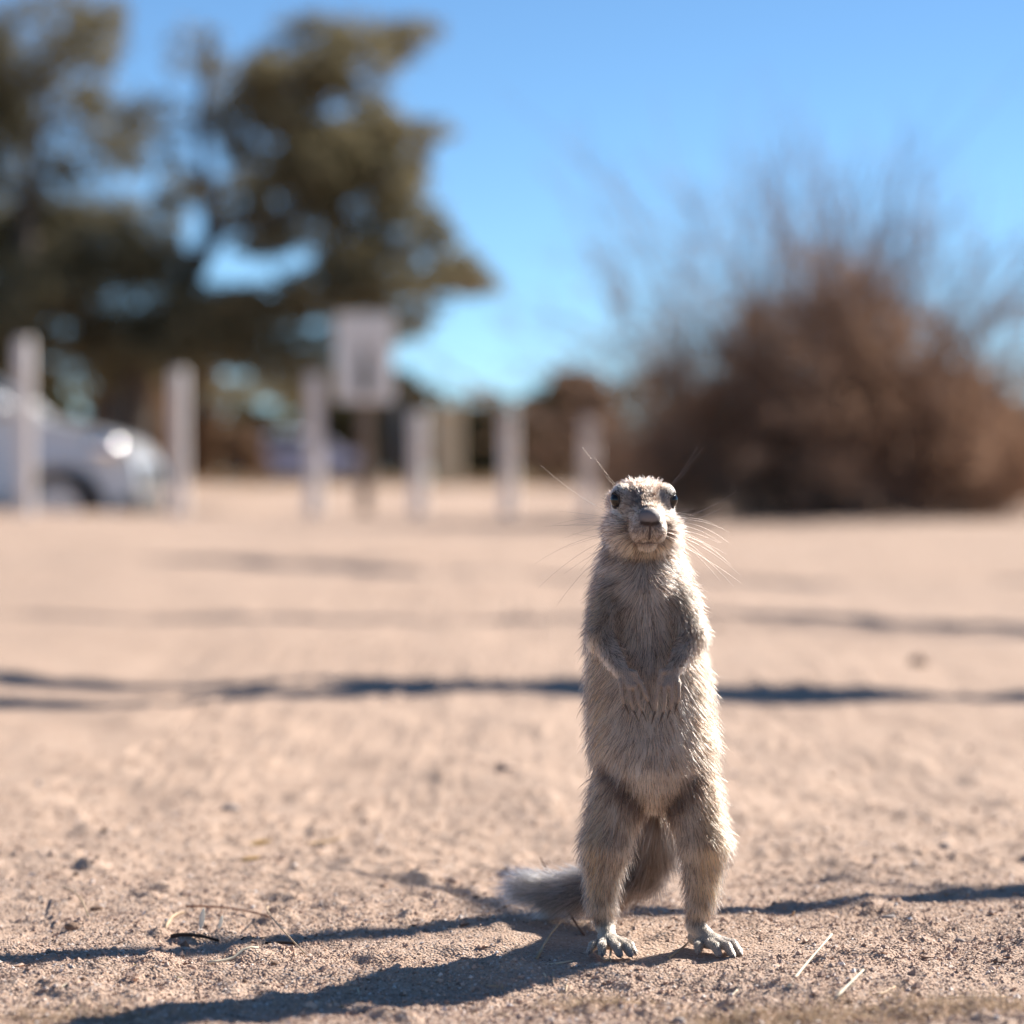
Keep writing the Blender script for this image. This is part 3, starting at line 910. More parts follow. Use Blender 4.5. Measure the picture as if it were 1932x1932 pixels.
def big_tree():
    rng = np.random.default_rng(5)
    RT = 24.0
    base = px(215, 930, RT); base.z = gz(base.x, base.y) - 0.05
    t = empty('acacia_tree', base)
    tag(t, 'large dark olive leaved tree with leaning trunk standing behind the parked silver car', 'tree')
    b = np.array(base)
    def W(p, q, dy=0.0): return np.array(px(p, q, RT)) + np.array([0, dy, 0]) - b
    tb = Tubes(); LP = []
    _add = tb.add
    def add_(p, r, seg): LP.append(np.asarray(p)); _add(p, r, seg)
    tb.add = add_
    fork = W(255, 680)
    tb.add(wander((0, 0, 0), fork, 8, 0.02, rng), np.linspace(0.42, 0.30, 8), 10)
    limbs = [((330, 585), 0.26, 0.20), ((400, 450), 0.20, 0.13), ((375, 250), 0.13, 0.07), ((400, 60), 0.07, 0.04)]
    p = fork
    for (q, ra, rb) in limbs:
        e = W(*q); tb.add(wander(p, e, 6, 0.03, rng), np.linspace(ra, rb, 6), 8); p = e
    main = [(fork, W(60, 500, -0.5)), (fork, W(-120, 420, 0.6)), (W(330, 585), W(560, 560, 0.3)), (W(560, 560, 0.3), W(860, 545, 0.6)),
            (W(400, 450), W(620, 400, -0.4)), (W(620, 400, -0.4), W(820, 270, 0.2)), (W(375, 250), W(600, 110, 0.4)),
            (W(60, 500, -0.5), W(90, 150, 0.2)), (W(620, 400, -.4), W(760, 480, .3)), (W(-120, 420, 0.6), W(-200, 120, 0))]
    for a, e in main:
        tb.add(wander(a, e, 7, 0.05, rng), np.linspace(0.12, 0.04, 7), 6)
    clumps = [(40, 90, 170, 120, .55), (-120, 200, 200, 190, .8), (190, 90, 90, 80, .45), (175, 240, 120, 100, .5), (30, 330, 130, 110, .65),
              (-60, 480, 170, 130, 1.2), (120, 440, 150, 110, 1.3), (210, 540, 150, 110, 1.4), (60, 610, 150, 100, 1.6), (-90, 640, 150, 110, 1.4),
              (250, 640, 140, 70, 1.1), (330, 520, 60, 60, .5), (300, 400, 40, 60, .45),
              (470, 250, 80, 90, .7), (450, 370, 70, 60, .8), (560, 200, 110, 90, .8), (600, 300, 130, 90, 1.0), (590, 75, 90, 60, .6), (690, 55, 120, 55, .6),
              (760, 45, 65, 35, .4), (700, 230, 90, 70, .9), (800, 268, 85, 24, .55), (690, 370, 110, 70, 1.2), (560, 410, 100, 45, .9), (740, 300, 70, 60, .8),
              (780, 450, 100, 50, 1.0), (690, 500, 100, 40, .9), (850, 520, 90, 45, 1.0), (900, 545, 45, 22, .4), (620, 570, 120, 50, 1.1), (760, 560, 120, 45, 1.1),
              (500, 610, 130, 50, 1.1), (400, 620, 110, 60, 1.0), (380, 680, 90, 35, .6), (600, 660, 120, 40, .7), (720, 615, 100, 35, .7), (480, 680, 70, 30, .5),
              (520, 470, 70, 30, .5), (640, 330, 120, 90, 1.0), (560, 320, 90, 80, .9), (520, 160, 70, 70, .6), (340, 640, 160, 60, 1.3), (160, 680, 150, 50, 1.3), (450, 590, 120, 40, .9), (660, 150, 110, 60, .8), (330, 340, 50, 50, .3),(360, 90, 60, 60, .12), (460, 735, 100, 28, .5), (655, 475, 70, 48, 1.1), (520, 440, 90, 26, .8), (610, 530, 60, 30, .8), (560, 700, 110, 40, 1.0), (650, 715, 80, 32, .8), (560, 745, 60, 24, .5), (300, 250, 70, 80, .22), (420, 150, 60, 70, .2)]
    pts = []
    sc = 0.0003137 * RT
    for (cx, cy, rx, ry, dn) in clumps:
        c = W(cx, cy, rng.uniform(-1.3, 1.3))
        r = (rx * sc, 0.75 * min(rx, 150) * sc + 0.25, ry * sc)
        pts.append(clump_points(c, r, int(2300 * dn * (rx * ry) / 9000.0 + 160), rng))
        A_l = np.concatenate(LP[:16]); near = A_l[np.argmin(((A_l - c) ** 2).sum(1))]
        _add(wander(near, c + rng.normal(0, 0.3, 3) * np.array(r), 6, 0.06, rng), np.linspace(0.035, 0.01, 6), 4)
    # the crown goes on above and to the left of what is in view
    for i in range(14):
        c = W(rng.uniform(-420, 560), rng.uniform(-330, -60), rng.uniform(-1.6, 1.6))
        if c[0] > W(330, 0)[0] and c[0] < W(470, 0)[0]: continue
        pts.append(clump_points(c, (1.1, 1.0, 0.7), 1500, rng))
    for i in range(8):
        c = W(rng.uniform(-560, -200), rng.uniform(-60, 600), rng.uniform(-1.6, 1.6))
        pts.append(clump_points(c, (1.1, 1.0, 0.7), 1500, rng))
    P = np.concatenate(pts)
    tb.build('trunk', BARK, t)
    leaf_cloud('crown', P, 0.115, LEAF_TREE, t, rng, 0.6)
    print('tree leaves', len(P))
big_tree()

# ------------------------------------------------------------------ dry bush on the right
def dry_bush(name, label, base, H_, Wd, nst, nlf, seed, lean=0.0, leaf=LEAF_BUSH, lsize=0.04, dome=0.6, flatmax=1.25, group=None, cat='bush', mass=()):
    rng = np.random.default_rng(seed)
    base = Vector(base); base.z = gz(base.x, base.y)
    t = empty(name, base); tag(t, label, cat, group)
    tb = Tubes(); tips = []
    for i in range(nst):
        an = rng.uniform(0, 2 * math.pi); spread = abs(rng.normal(0, 0.62))
        spread = min(spread, flatmax)
        Lr = H_ * (1.08 if spread < 0.6 else 0.95) * rng.uniform(0.55, 1.0)
        o = np.array([rng.normal(0, 0.16 * Wd), rng.normal(0, 0.12 * Wd), -0.02])
        d = np.array([math.sin(spread) * math.cos(an) * Wd / H_ * 1.25 + lean, math.sin(spread) * math.sin(an) * Wd / H_, math.cos(spread)])
        e = o + d * Lr; e[2] = max(e[2], 0.1)
        p = wander(o, e, 7, 0.05, rng, sag=0.05)
        tb.add(p, np.linspace(0.008, 0.0025, 7) * (H_ / 2.3), 4)
        for k in range(7):
            f = rng.uniform(0.25, 1.0); q = p[min(6, int(f * 6))]
            dd = (e - o) / np.linalg.norm(e - o) + rng.normal(0, 0.55, 3)
            e2 = q + dd * rng.uniform(0.15, 0.42) * H_ / 2.3 * 1.2
            e2[2] = max(e2[2], 0.06)
            tb.add(wander(q, e2, 4, 0.08, rng), np.linspace(0.004, 0.0015, 4) * (H_ / 2.3), 3)
            tips.append((q, e2))
    tb.build('stem', TWIG, t)
    tp = np.array([a for a, b in tips]); te = np.array([b for a, b in tips])
    hw = 1 / (0.25 + np.clip(te[:, 2] / (dome * H_), 0, 3) ** 3.2)        # many leaves low, few high
    hw = hw / hw.sum()
    k = rng.choice(len(tp), nlf, p=hw)
    c = tp[k] + (te - tp)[k] * rng.random((nlf, 1)) + rng.normal(0, 0.035 * H_ / 2.3, (nlf, 3))
    c[:, 2] = np.abs(c[:, 2])
    for (mp, mq, rx, rz_, dn) in mass:
        w_ = np.array(px(mp, mq, 11.0)) - np.array(base); sc = 0.0003137 * 11
        w_[1] = rng.uniform(-0.5, 0.5)
        c = np.r_[c, clump_points(w_, (rx * sc, 0.55, rz_ * sc), int(dn * 6200 * rx * rz_ / 22500), rng, 40)]
    c[:, 2] = np.abs(c[:, 2])
    leaf_cloud('foliage', c, lsize, leaf, t, rng, 0.6)
    return t

b0 = px(1570, 980, 11.0)
dry_bush('dry_bush', 'tall dry brown bush with bare purplish twigs fanning upwards', (b0.x, b0.y, 0), 2.5, 2.75, 300, 16000, 11, dome=0.45, mass=((1300, 880, 130, 90, 1.0), (1400, 800, 170, 140, 1.0), (1560, 740, 180, 160, 1.0), (1710, 790, 170, 150, 1.0), (1860, 850, 160, 120, .9), (1450, 640, 110, 90, .55), (1610, 600, 100, 90, .5), (1290, 720, 90, 80, .5), (1740, 640, 90, 80, .4), (1540, 870, 260, 100, 1.1), (1540, 520, 90, 80, .22)))
b1 = px(1840, 985, 11.6)
dry_bush('dry_bush', 'low rounded dry bush growing against the tall twiggy bush', (b1.x, b1.y, 0), 1.15, 1.25, 120, 16000, 12, dome=0.9, group=None)
b2 = px(1225, 975, 14.5)
dry_bush('dry_bush', 'small dark dry bush beside the shortest white post', (b2.x, b2.y, 0), 1.0, 0.95, 100, 12000, 13, dome=0.8)

# ------------------------------------------------------------------ white posts
POST = principled('white_painted_wood', (0.88, 0.82, 0.77), 0.7, noise=(6, (0.74, 0.68, 0.63)), bump=(40, 0.4, 0.006))
def post(pxc, topq, wpx, label, group=None, ratio=12.3, name='post'):
    p = px(pxc, 978, ratio); p.z = gz(p.x, p.y)
    top = px(pxc, topq, ratio).z
    r = wpx * 0.0003137 * ratio / 2
    h = top - p.z
    rng = np.random.default_rng(int(pxc))
    zs = [-0.15, 0.0, 0.25 * h, 0.5 * h, 0.75 * h, h - 0.02, h, h + 0.004]
    rr = [r, r * 1.02, r * 1.0, r * .985, r * .98, r * .97, r * .88, r * 0.3]
    lean = rng.normal(0, 0.008, 2)
    pts = np.array([(lean[0] * z, lean[1] * z, z) for z in zs])
    V, Fc = [], []
    seg = 20
    wob = 1 + 0.025 * np.sin(np.arange(seg) * 2 * math.pi / seg * 2 + rng.uniform(0, 6)) + rng.normal(0, 0.008, seg)
    for i, c in enumerate(pts):
        for s in range(seg):
            a = 2 * math.pi * s / seg
            V.append((c[0] + rr[i] * wob[s] * math.cos(a), c[1] + rr[i] * wob[s] * math.sin(a), c[2]))
    for i in range(len(pts) - 1):
        for s in range(seg):
            s2 = (s + 1) % seg
            Fc.append((i * seg + s, i * seg + s2, (i + 1) * seg + s2, (i + 1) * seg + s))
    Fc.append(tuple(range((len(pts) - 1) * seg, len(pts) * seg)))
    me = bpy.data.meshes.new(name); me.from_pydata(V, [], Fc)
    for q in me.polygons: q.use_smooth = True
    o = link_mesh(name, me, POST); o.location = p
    tag(o, label, 'post', group)
G = 'row of white posts'
post(46, 640, 33, 'tallest white post, in front of the windscreen of the silver car', G)
post(339, 698, 31, 'white post just ahead of the front bumper of the silver car', G)
post(593, 706, 31, 'white post standing next to the white sign board', G)
post(790, 778, 30, 'short white post in front of the cream pillar', G)
post(960, 775, 31, 'short white post between the cream pillar and the last white post', G)
post(1110, 788, 30, 'shortest white post, beside the dry bushes', G)

# ------------------------------------------------------------------ sign board
def box(bm, x0, x1, y0, y1, z0, z1, bev=0.0):
    r = bmesh.ops.create_cube(bm, size=1.0)
    for v in r['verts']:
        v.co = Vector(((x0 + x1) / 2 + v.co.x * (x1 - x0), (y0 + y1) / 2 + v.co.y * (y1 - y0), (z0 + z1) / 2 + v.co.z * (z1 - z0)))
    if bev:
        es = list({e for v in r['verts'] for e in v.link_edges})
        bmesh.ops.bevel(bm, geom=es, offset=bev, segments=2, affect='EDGES', profile=0.6)

def box_obj(name, mat, parent, dims, bev=0.0, smooth=False):
    bm = bmesh.new(); box(bm, *dims, bev=bev)
    return bm_obj(name, bm, mat, parent, smooth)

SIGNW = principled('sign_white', (0.88, 0.85, 0.80), 0.5, noise=(3, (0.80, 0.77, 0.72)))
SIGND = principled('sign_dark_print', (0.055, 0.060, 0.055), 0.6)
WOODD = principled('weathered_wood', (0.17, 0.13, 0.105), 0.85, noise=(8, (0.24, 0.19, 0.155)))
sp = px(688, 978, 12.5); sp.z = gz(sp.x, sp.y)
sg = empty('sign', sp); tag(sg, 'white upright sign board with a dark figure on a wooden post', 'sign')
zt = px(688, 592, 12.5).z - sp.z; zb = px(688, 758, 12.5).z - sp.z
hw = 108 * 0.0003137 * 12.5 / 2
box_obj('board', SIGNW, sg, (-hw, hw, -0.012, 0.012, zb, zt), 0.008)
box_obj('post', WOODD, sg, (-0.045, 0.045, 0.013, 0.10, -0.2, zt - 0.08), 0.006)
bm = bmesh.new()                             # plain dark upright pictogram
zc = px(688, 700, 12.5).z - sp.z
c = bmesh.ops.create_circle(bm, cap_ends=True, segments=20, radius=1.0)
for v in c['verts']:
    v.co = Vector((v.co.x * 0.046 * (1.25 if v.co.y < 0 else 0.8), -0.016, zc + v.co.y * 0.19))
bmesh.ops.recalc_face_normals(bm, faces=bm.faces)
bm_obj('symbol', bm, SIGND, sg)

# dark pole beside the sign, cream pillar
pl = px(745, 916, 45); pl.z = gz(pl.x, pl.y)
po = tube('pole', [(0, 0, -0.2), (0, 0, 1.0), (0, 0, 2.35), (0, 0, 2.4)], [0.16, 0.16, 0.155, 0.10], principled('dark_paint', (0.028, 0.032, 0.045), 0.6), None, 12)
po.location = pl; tag(po, 'dark thick pole next to the cream pillar', 'pole')
CREAM = principled('cream_plaster', (0.56, 0.47, 0.32), 0.85, noise=(2.5, (0.47, 0.39, 0.27)), bump=(14, 0.4, 0.02))
cp = px(843, 916, 42); cp.z = gz(cp.x, cp.y)
cpil = empty('gate_pillar', cp); tag(cpil, 'cream plastered pillar with a rounded cap at the edge of the sand', 'pillar')
wd = 54 * 0.0003137 * 42 / 2; tz = px(843, 778, 42).z - cp.z
box_obj('shaft', CREAM, cpil, (-wd, wd, -wd, wd, -0.2, tz), 0.03)
box_obj('cap', CREAM, cpil, (-wd - 0.05, wd + 0.05, -wd - 0.05, wd + 0.05, tz + 0.002, tz + 0.20), 0.08, True)

# ------------------------------------------------------------------ cars
def car_paint(name, col):
    m = principled(name, col, 0.32, metal=0.35, spec=0.5)
    m.node_tree.nodes['Principled BSDF'].inputs['Coat Weight'].default_value = 0.6
    m.node_tree.nodes['Principled BSDF'].inputs['Coat Roughness'].default_value = 0.06
    return m
GLASS = principled('car_glass', (0.03, 0.04, 0.045), 0.05, spec=0.8)
TYRE = principled('tyre_rubber', (0.025, 0.024, 0.024), 0.85)
RIM = principled('rim_alloy', (0.50, 0.47, 0.47), 0.35, metal=0.8)
BLACKP = principled('black_plastic', (0.03, 0.03, 0.03), 0.7)
LAMP = principled('headlamp_lens', (0.85, 0.86, 0.88), 0.22, metal=1.0)

def make_car(loc, rz, paint, label, group, lamp=None):
    """length along x, front towards +x, origin below the front axle on the ground"""
    t = empty('car', loc, rz); tag(t, label, 'car', group)
    wr, wb = 0.335, 2.62
    # lower body: side outline with wheel arches, swept over the width with tumblehome
    out = [(0.64, 0.32), (0.70, 0.46), (0.70, 0.62), (0.66, 0.76), (0.58, 0.87), (0.44, 0.95), (0.20, 1.02), (-0.12, 1.09), (-0.34, 1.15),
           (-1.2, 1.15), (-2.4, 1.16), (-3.28, 1.13), (-3.40, 0.98), (-3.44, 0.70), (-3.40, 0.34)]
    bot = [(-3.05, 0.30)]
    def arch(cx):
        return [(cx + 0.43 * math.cos(a), 0.30 + 0.40 * math.sin(a)) for a in np.linspace(math.pi, 0, 11)]
    bottom = [(-3.10, 0.30)] + arch(-wb) + arch(0.0) + [(0.48, 0.30)]
    poly = out + bottom
    bm = bmesh.new()
    rows = []
    prof = [(-0.80, 0.97), (-0.87, 1.0), (-0.89, 1.0), (0.89, 1.0), (0.87, 1.0), (0.80, 0.97)]
    for y, s in prof:
        rows.append([bm.verts.new((-1.27 + (x + 1.27) * (s if abs(y) > 0.8 else 1), y * (1 - 0.05 * max(0, (z - 0.7) / 0.45)), 0.62 + (z - 0.62) * (1 if s == 1.0 else 0.985))) for x, z in poly])
    m = len(poly)
    for r in range(len(rows) - 1):
        for i in range(m):
            j = (i + 1) % m
            bm.faces.new((rows[r][i], rows[r][j], rows[r + 1][j], rows[r + 1][i]))
    bm.faces.new(rows[0][::-1]); bm.faces.new(rows[-1])
    bmesh.ops.triangulate(bm, faces=[f for f in bm.faces if len(f.verts) > 4])
    bmesh.ops.recalc_face_normals(bm, faces=bm.faces)
    o = bm_obj('body', bm, paint, t, True)
    md = o.modifiers.new('s', 'EDGE_SPLIT'); md.split_angle = math.radians(35)
    # cabin: glass house and roof
    def slab(name, pts_lo, pts_hi, mat, w0, w1):
        bm = bmesh.new()
        v = []
        for (x, z), w in ((pts_lo[0], w0), (pts_lo[1], w0), (pts_hi[1], w1), (pts_hi[0], w1)):
            v.append([bm.verts.new((x, -w, z)), bm.verts.new((x, w, z))])
        for i in range(4):
            j = (i + 1) % 4
            bm.faces.new((v[i][0], v[j][0], v[j][1], v[i][1]))
        bm.faces.new([q[0] for q in v][::-1]); bm.faces.new([q[1] for q in v])
        bmesh.ops.recalc_face_normals(bm, faces=bm.faces)
        bmesh.ops.bevel(bm, geom=list(bm.edges), offset=0.03, segments=2, affect='EDGES')
        return bm_obj(name, bm, mat, t, True)
    slab('window_band', ((-0.34, 1.13), (-3.2, 1.13)), ((-1.02, 1.56), (-2.95, 1.56)), GLASS, 0.80, 0.64)
    slab('roof', ((-1.00, 1.55), (-2.98, 1.55)), ((-1.20, 1.64), (-2.85, 1.64)), paint, 0.655, 0.58)
    for sy in (-1, 1):                       # pillars over the glass
        for (xa, xb) in ((-0.33, -1.00), (-1.62, -1.66), (-2.45, -2.42), (-3.20, -2.96)):
            tube('pillar', [(xa, sy * 0.805, 1.12), (xb, sy * 0.650, 1.57)], [0.045, 0.04], paint, t, 6)
        h = box_obj('mirror', paint, t, (-0.62, -0.44, sy * 0.97 - 0.10, sy * 0.97 + 0.08, 1.14, 1.28), 0.04, True)
        for xw in (0.0, -wb):
            bm = bmesh.new()
            bmesh.ops.create_cone(bm, cap_ends=True, segments=28, radius1=wr, radius2=wr, depth=0.22, matrix=Matrix.Rotation(math.pi / 2, 4, 'X'))
            bmesh.ops.bevel(bm, geom=[e for e in bm.edges if abs(e.verts[0].co.y - e.verts[1].co.y) < 1e-4], offset=0.04, segments=2, affect='EDGES')
            w = bm_obj('wheel', bm, TYRE, t, True); w.location = (xw, sy * 0.78, wr)
            bm = bmesh.new()
            bmesh.ops.create_cone(bm, cap_ends=True, segments=24, radius1=0.215, radius2=0.20, depth=0.02, matrix=Matrix.Rotation(math.pi / 2, 4, 'X'))
            for k in range(5):
                a = 2 * math.pi * k / 5
                q = bmesh.ops.create_cube(bm, size=1.0)
                for v in q['verts']:
                    v.co = Matrix.Rotation(a, 3, 'Y') @ Vector((v.co.x * 0.05, v.co.y * 0.05, v.co.z * 0.19 + 0.1))
            rm = bm_obj('rim', bm, RIM, w); rm.location = (0, sy * 0.115, 0)
        bm = bmesh.new()
        bmesh.ops.create_uvsphere(bm, u_segments=24, v_segments=14, radius=1.0)
        hl = bm_obj('headlight', bm, lamp or LAMP, t, True)
        hl.location = (0.40, sy * 0.84, 0.84); hl.scale = (0.17, 0.13, 0.11)
        tl = box_obj('tail_light', principled('tail_lens', (0.35, 0.02, 0.02), 0.25), t, (-3.445, -3.36, sy * 0.76 - 0.08, sy * 0.76 + 0.08, 0.80, 1.04), 0.02)
        dl = box_obj('door_handle', BLACKP, t, (-1.50, -1.32, sy * 0.875 - 0.03, sy * 0.875 + 0.03, 0.955, 0.985), 0.008)
    box_obj('grille', BLACKP, t, (0.60, 0.715, -0.52, 0.52, 0.50, 0.70), 0.02)
    box_obj('bumper', BLACKP, t, (0.47, 0.715, -0.80, 0.80, 0.28, 0.44), 0.04)
    box_obj('sill', BLACKP, t, (-2.15, -0.47, -0.885, 0.885, 0.26, 0.36), 0.03)
    return t
SILVER = car_paint('silver_car_paint', (0.62, 0.62, 0.63))
SILVER.node_tree.nodes['Principled BSDF'].inputs['Metallic'].default_value = 0.1
PALEB = car_paint('pale_blue_car_paint', (0.52, 0.54, 0.66))
PALEB.node_tree.nodes['Principled BSDF'].inputs['Coat Weight'].default_value = 0.0
PALEB.node_tree.nodes['Principled BSDF'].inputs['Roughness'].default_value = 0.6
c1 = px(136, 950, 15.0)
make_car((c1.x, c1.y, gz(c1.x, c1.y)), 0.0, SILVER, 'silver car with a glinting headlight parked behind the tallest white post', None)
c2 = px(655, 910, 52)
make_car((c2.x, c2.y, gz(c2.x, c2.y)), math.radians(8), PALEB, 'small pale bluish car parked far behind the sign board', None, principled('dull_lamp_lens', (0.5, 0.5, 0.52), 0.6))

# ------------------------------------------------------------------ far shrubs, trees and dry grass
def far_bush(p, q_top, wpx, ratio, seed, label, leaf, dens=1.0, name='shrub', cat='shrub', group=None):
    rng = np.random.default_rng(seed)
    b = px(p, 915, ratio); b.z = gz(b.x, b.y)
    hgt = px(p, q_top, ratio).z - b.z
    w = wpx * 0.0003137 * ratio / 2
    t = empty(name, b); tag(t, label, cat, group)
    tb = Tubes()
    for k in range(7):
        e = np.array([rng.uniform(-0.7, 0.7) * w, rng.uniform(-0.5, 0.5) * w, hgt * rng.uniform(0.5, 0.85)])
        tb.add(wander((rng.normal(0, 0.08 * w), 0, -0.05), e, 6, 0.06, rng), np.linspace(0.06, 0.015, 6) * hgt / 3, 5)
    tb.build('trunk', BARK, t)
    pts = []
    for k in range(9):
        c = (rng.uniform(-0.75, 0.75) * w, rng.uniform(-0.5, 0.5) * w, hgt * rng.uniform(0.25, 0.88))
        pts.append(clump_points(c, (w * 0.5, w * 0.45, hgt * 0.30), int(1000 * dens), rng, 14))
    P = np.concatenate(pts); P[:, 2] = np.clip(P[:, 2], 0.02, hgt)
    leaf_cloud('crown', P, 0.055 * hgt + 0.05, leaf, t, rng, 0.7)
    return t
FB = [
 (215, 690, 190, 30, LEAF_BROWN, 'reddish brown dry shrub behind the bonnet of the silver car', 'shrub'),
 (330, 700, 170, 34, LEAF_BROWN, 'tan dry shrub showing past the silver car beside the second white post', 'shrub'),
 (60, 700, 260, 33, LEAF_FAR, 'dark green shrub behind the windscreen of the silver car', 'shrub'),
 (420, 800, 150, 50, LEAF_BROWN, 'low brown shrub between two white posts under the big tree', 'shrub'),
 (530, 815, 120, 60, LEAF_BROWN, 'low brown shrub beside the pale bluish car', 'shrub'),
 (660, 760, 150, 62, LEAF_FAR, 'olive shrub behind the pale bluish car and the sign', 'shrub'),
 (785, 700, 110, 60, LEAF_FAR, 'olive tree rising behind the short post and the cream pillar', 'tree'),
 (905, 765, 80, 58, LEAF_FAR, 'dark far shrub just right of the cream pillar', 'shrub'),
 (1010, 742, 130, 56, LEAF_FAR, 'dark far tree between the last two white posts', 'tree'),
 (1085, 700, 150, 50, LEAF_BROWN, 'brown leafy tree standing behind the last white post', 'tree'),
 (1040, 822, 80, 44, LEAF_BROWN, 'low tan shrub at the edge of the sand behind the last two posts', 'shrub'),
 (460, 745, 60, 90, LEAF_FAR, 'far tree seen in the gap below the crown of the big tree', 'tree'),
 (540, 772, 170, 62, LEAF_FAR, 'dark low shrub between the big tree and the sign post', 'shrub'),
 (700, 765, 160, 64, LEAF_FAR, 'dark low shrub just beyond the sign post', 'shrub'),
 (870, 770, 170, 75, LEAF_BROWN, 'brown far shrub beyond the cream pillar', 'shrub'),
 (930, 780, 100, 49, LEAF_FAR, 'dark shrub behind the short post next to the pillar', 'shrub'),
 (620, 725, 120, 88, LEAF_FAR, 'far olive tree seen between the sign board and the white post next to it', 'tree'),
 (1890, 760, 240, 20, LEAF_BROWN, 'brown shrub behind the low rounded bush', 'shrub'),
]
for i, (p, q, w, r, lf, lab, cat) in enumerate(FB):
    far_bush(p, q, w, r, 100 + i, lab, lf, name='tree' if cat == 'tree' else 'shrub', cat=cat)

def wood_line():
    rng = np.random.default_rng(77)
    m = 16000
    x = rng.uniform(-160, 160, m); y = 190 + rng.uniform(-12, 12, m)
    top = 6.0 * (0.45 + 0.9 * fbm(x / 9.0, y * 0 + 3.3, 5, 3))
    z = rng.random(m) ** 0.8 * top
    o = leaf_cloud('far_woodland', np.stack([x, y, z], -1), 1.0, LEAF_FAR, None, rng, 0.8)
    tag(o, 'line of far off scrub trees on the horizon', 'woodland', kind='stuff')
wood_line()

def grass_patch(name, label, m, xr, yr, hmin, hmax, seed, wd, mat=STRAW, clus=None, kind='stuff'):
    rng = np.random.default_rng(seed)
    if clus:
        cx = rng.uniform(*xr, clus); cy = rng.uniform(*yr, clus); k = rng.integers(0, clus, m)
        s = hmax * 0.35
        x = cx[k] + rng.normal(0, s, m); y = cy[k] + rng.normal(0, s, m)
    else:
        x = rng.uniform(*xr, m); y = rng.uniform(*yr, m)
    z = ground_h(x, y) - 0.1 * hmin
    hh = rng.uniform(hmin, hmax, m); an = rng.uniform(0, 6.28, m); ln = rng.normal(0, 0.35, (m, 2)) * hh[:, None]
    b = np.stack([x, y, z], -1); u_ = np.stack([np.cos(an), np.sin(an), 0 * an], -1) * wd
    tp_ = b + np.stack([ln[:, 0], ln[:, 1], hh], -1); md_ = b + np.stack([ln[:, 0] * 0.3, ln[:, 1] * 0.3, hh * 0.55], -1)
    V = np.stack([b - u_, b + u_, md_ + u_ * 0.7, md_ - u_ * 0.7, tp_ + u_ * 0.12, tp_ - u_ * 0.12], 1).reshape(-1, 3)
    i = np.arange(m)[:, None] * 6
    Fq = np.concatenate([i + np.array([[0, 1, 2, 3]]), i + np.array([[3, 2, 4, 5]])])
    o = np_mesh(name, V, Fq, mat); tag(o, label, 'grass', kind=kind)
    return o
grass_patch('dry_grass', 'tan dry grass at the far edge of the sand', 12000, (-34, 22), (62, 100), 0.12, 0.40, 31, 0.012, clus=900)

# ------------------------------------------------------------------ trees beside the frame whose limbs throw the shadows
KX, KY = S.x / S.z, S.y / S.z
def limb_from_shadow(pts):
    """(ground x, ground y, height) of the shadow -> limb points on the sun's ray"""
    return np.array([(x + KX * h, y + KY * h, h) for x, y, h in pts])

def bare_tree(base, trunk_top, trunk_r, limbs, extra, seed, label, twig_h=0.5):
    rng = np.random.default_rng(seed)
    base = Vector((base[0], base[1], gz(base[0], base[1])))
    t = empty('bare_tree', base); tag(t, label, 'tree')
    b = np.array(base)
    top = np.array(trunk_top)
    tb = Tubes()
    tb.add(wander(b - np.array([0, 0, 0.1]), top, 8, 0.03, rng) - b, np.linspace(trunk_r * 1.25, trunk_r * 0.8, 8), 10)
    tb.build('trunk', BARK, t)
    def resample(p, m):
        p = np.asarray(p); s = np.r_[0, np.cumsum(np.linalg.norm(np.diff(p, axis=0), axis=1))]
        u = np.linspace(0, s[-1], m)
        return np.stack([np.interp(u, s, p[:, k]) for k in range(3)], -1)
    for pts, ra, rb, tw in limbs:
        p = resample(pts, 26)
        L = np.linalg.norm(np.diff(p, axis=0), axis=1).sum()
        w = np.cumsum(rng.normal(0, 1, p.shape), axis=0); q = np.linspace(0, 1, len(p))[:, None]
        w = w - w[0] - q * (w[-1] - w[0])
        p = p + w * 0.009
        lb = Tubes()
        lb.add(p - b, np.linspace(ra, rb, len(p)), 7)
        for k in range(tw):
            i = rng.integers(5, len(p)); d = p[min(i, len(p) - 1)] - p[i - 1]; d /= np.linalg.norm(d)
            e = p[i] + (d + rng.normal(0, 0.55, 3)) * rng.uniform(0.12, 0.45)
            lb.add(wander(p[i], e, 5, 0.07, rng) - b, np.linspace(max(rb * 0.6, 0.003), 0.002, 5), 4)
        lb.build('limb', BARK, t)
    for e in extra:
        lb = Tubes(); e = np.array(e)
        p = wander(top - np.array([0, 0, 0.05]), e, 12, 0.05, rng)
        lb.add(p - b, np.linspace(trunk_r * 0.5, 0.015, 12), 7)
        for k in range(26):
            i = rng.integers(4, 12)
            q = p[i] + rng.normal(0, 0.5, 3) + (e - top) / np.linalg.norm(e - top) * 0.35
            lb.add(wander(p[i], q, 5, 0.08, rng) - b, np.linspace(0.012, 0.003, 5), 4)
        lb.build('limb', BARK, t)
    return t

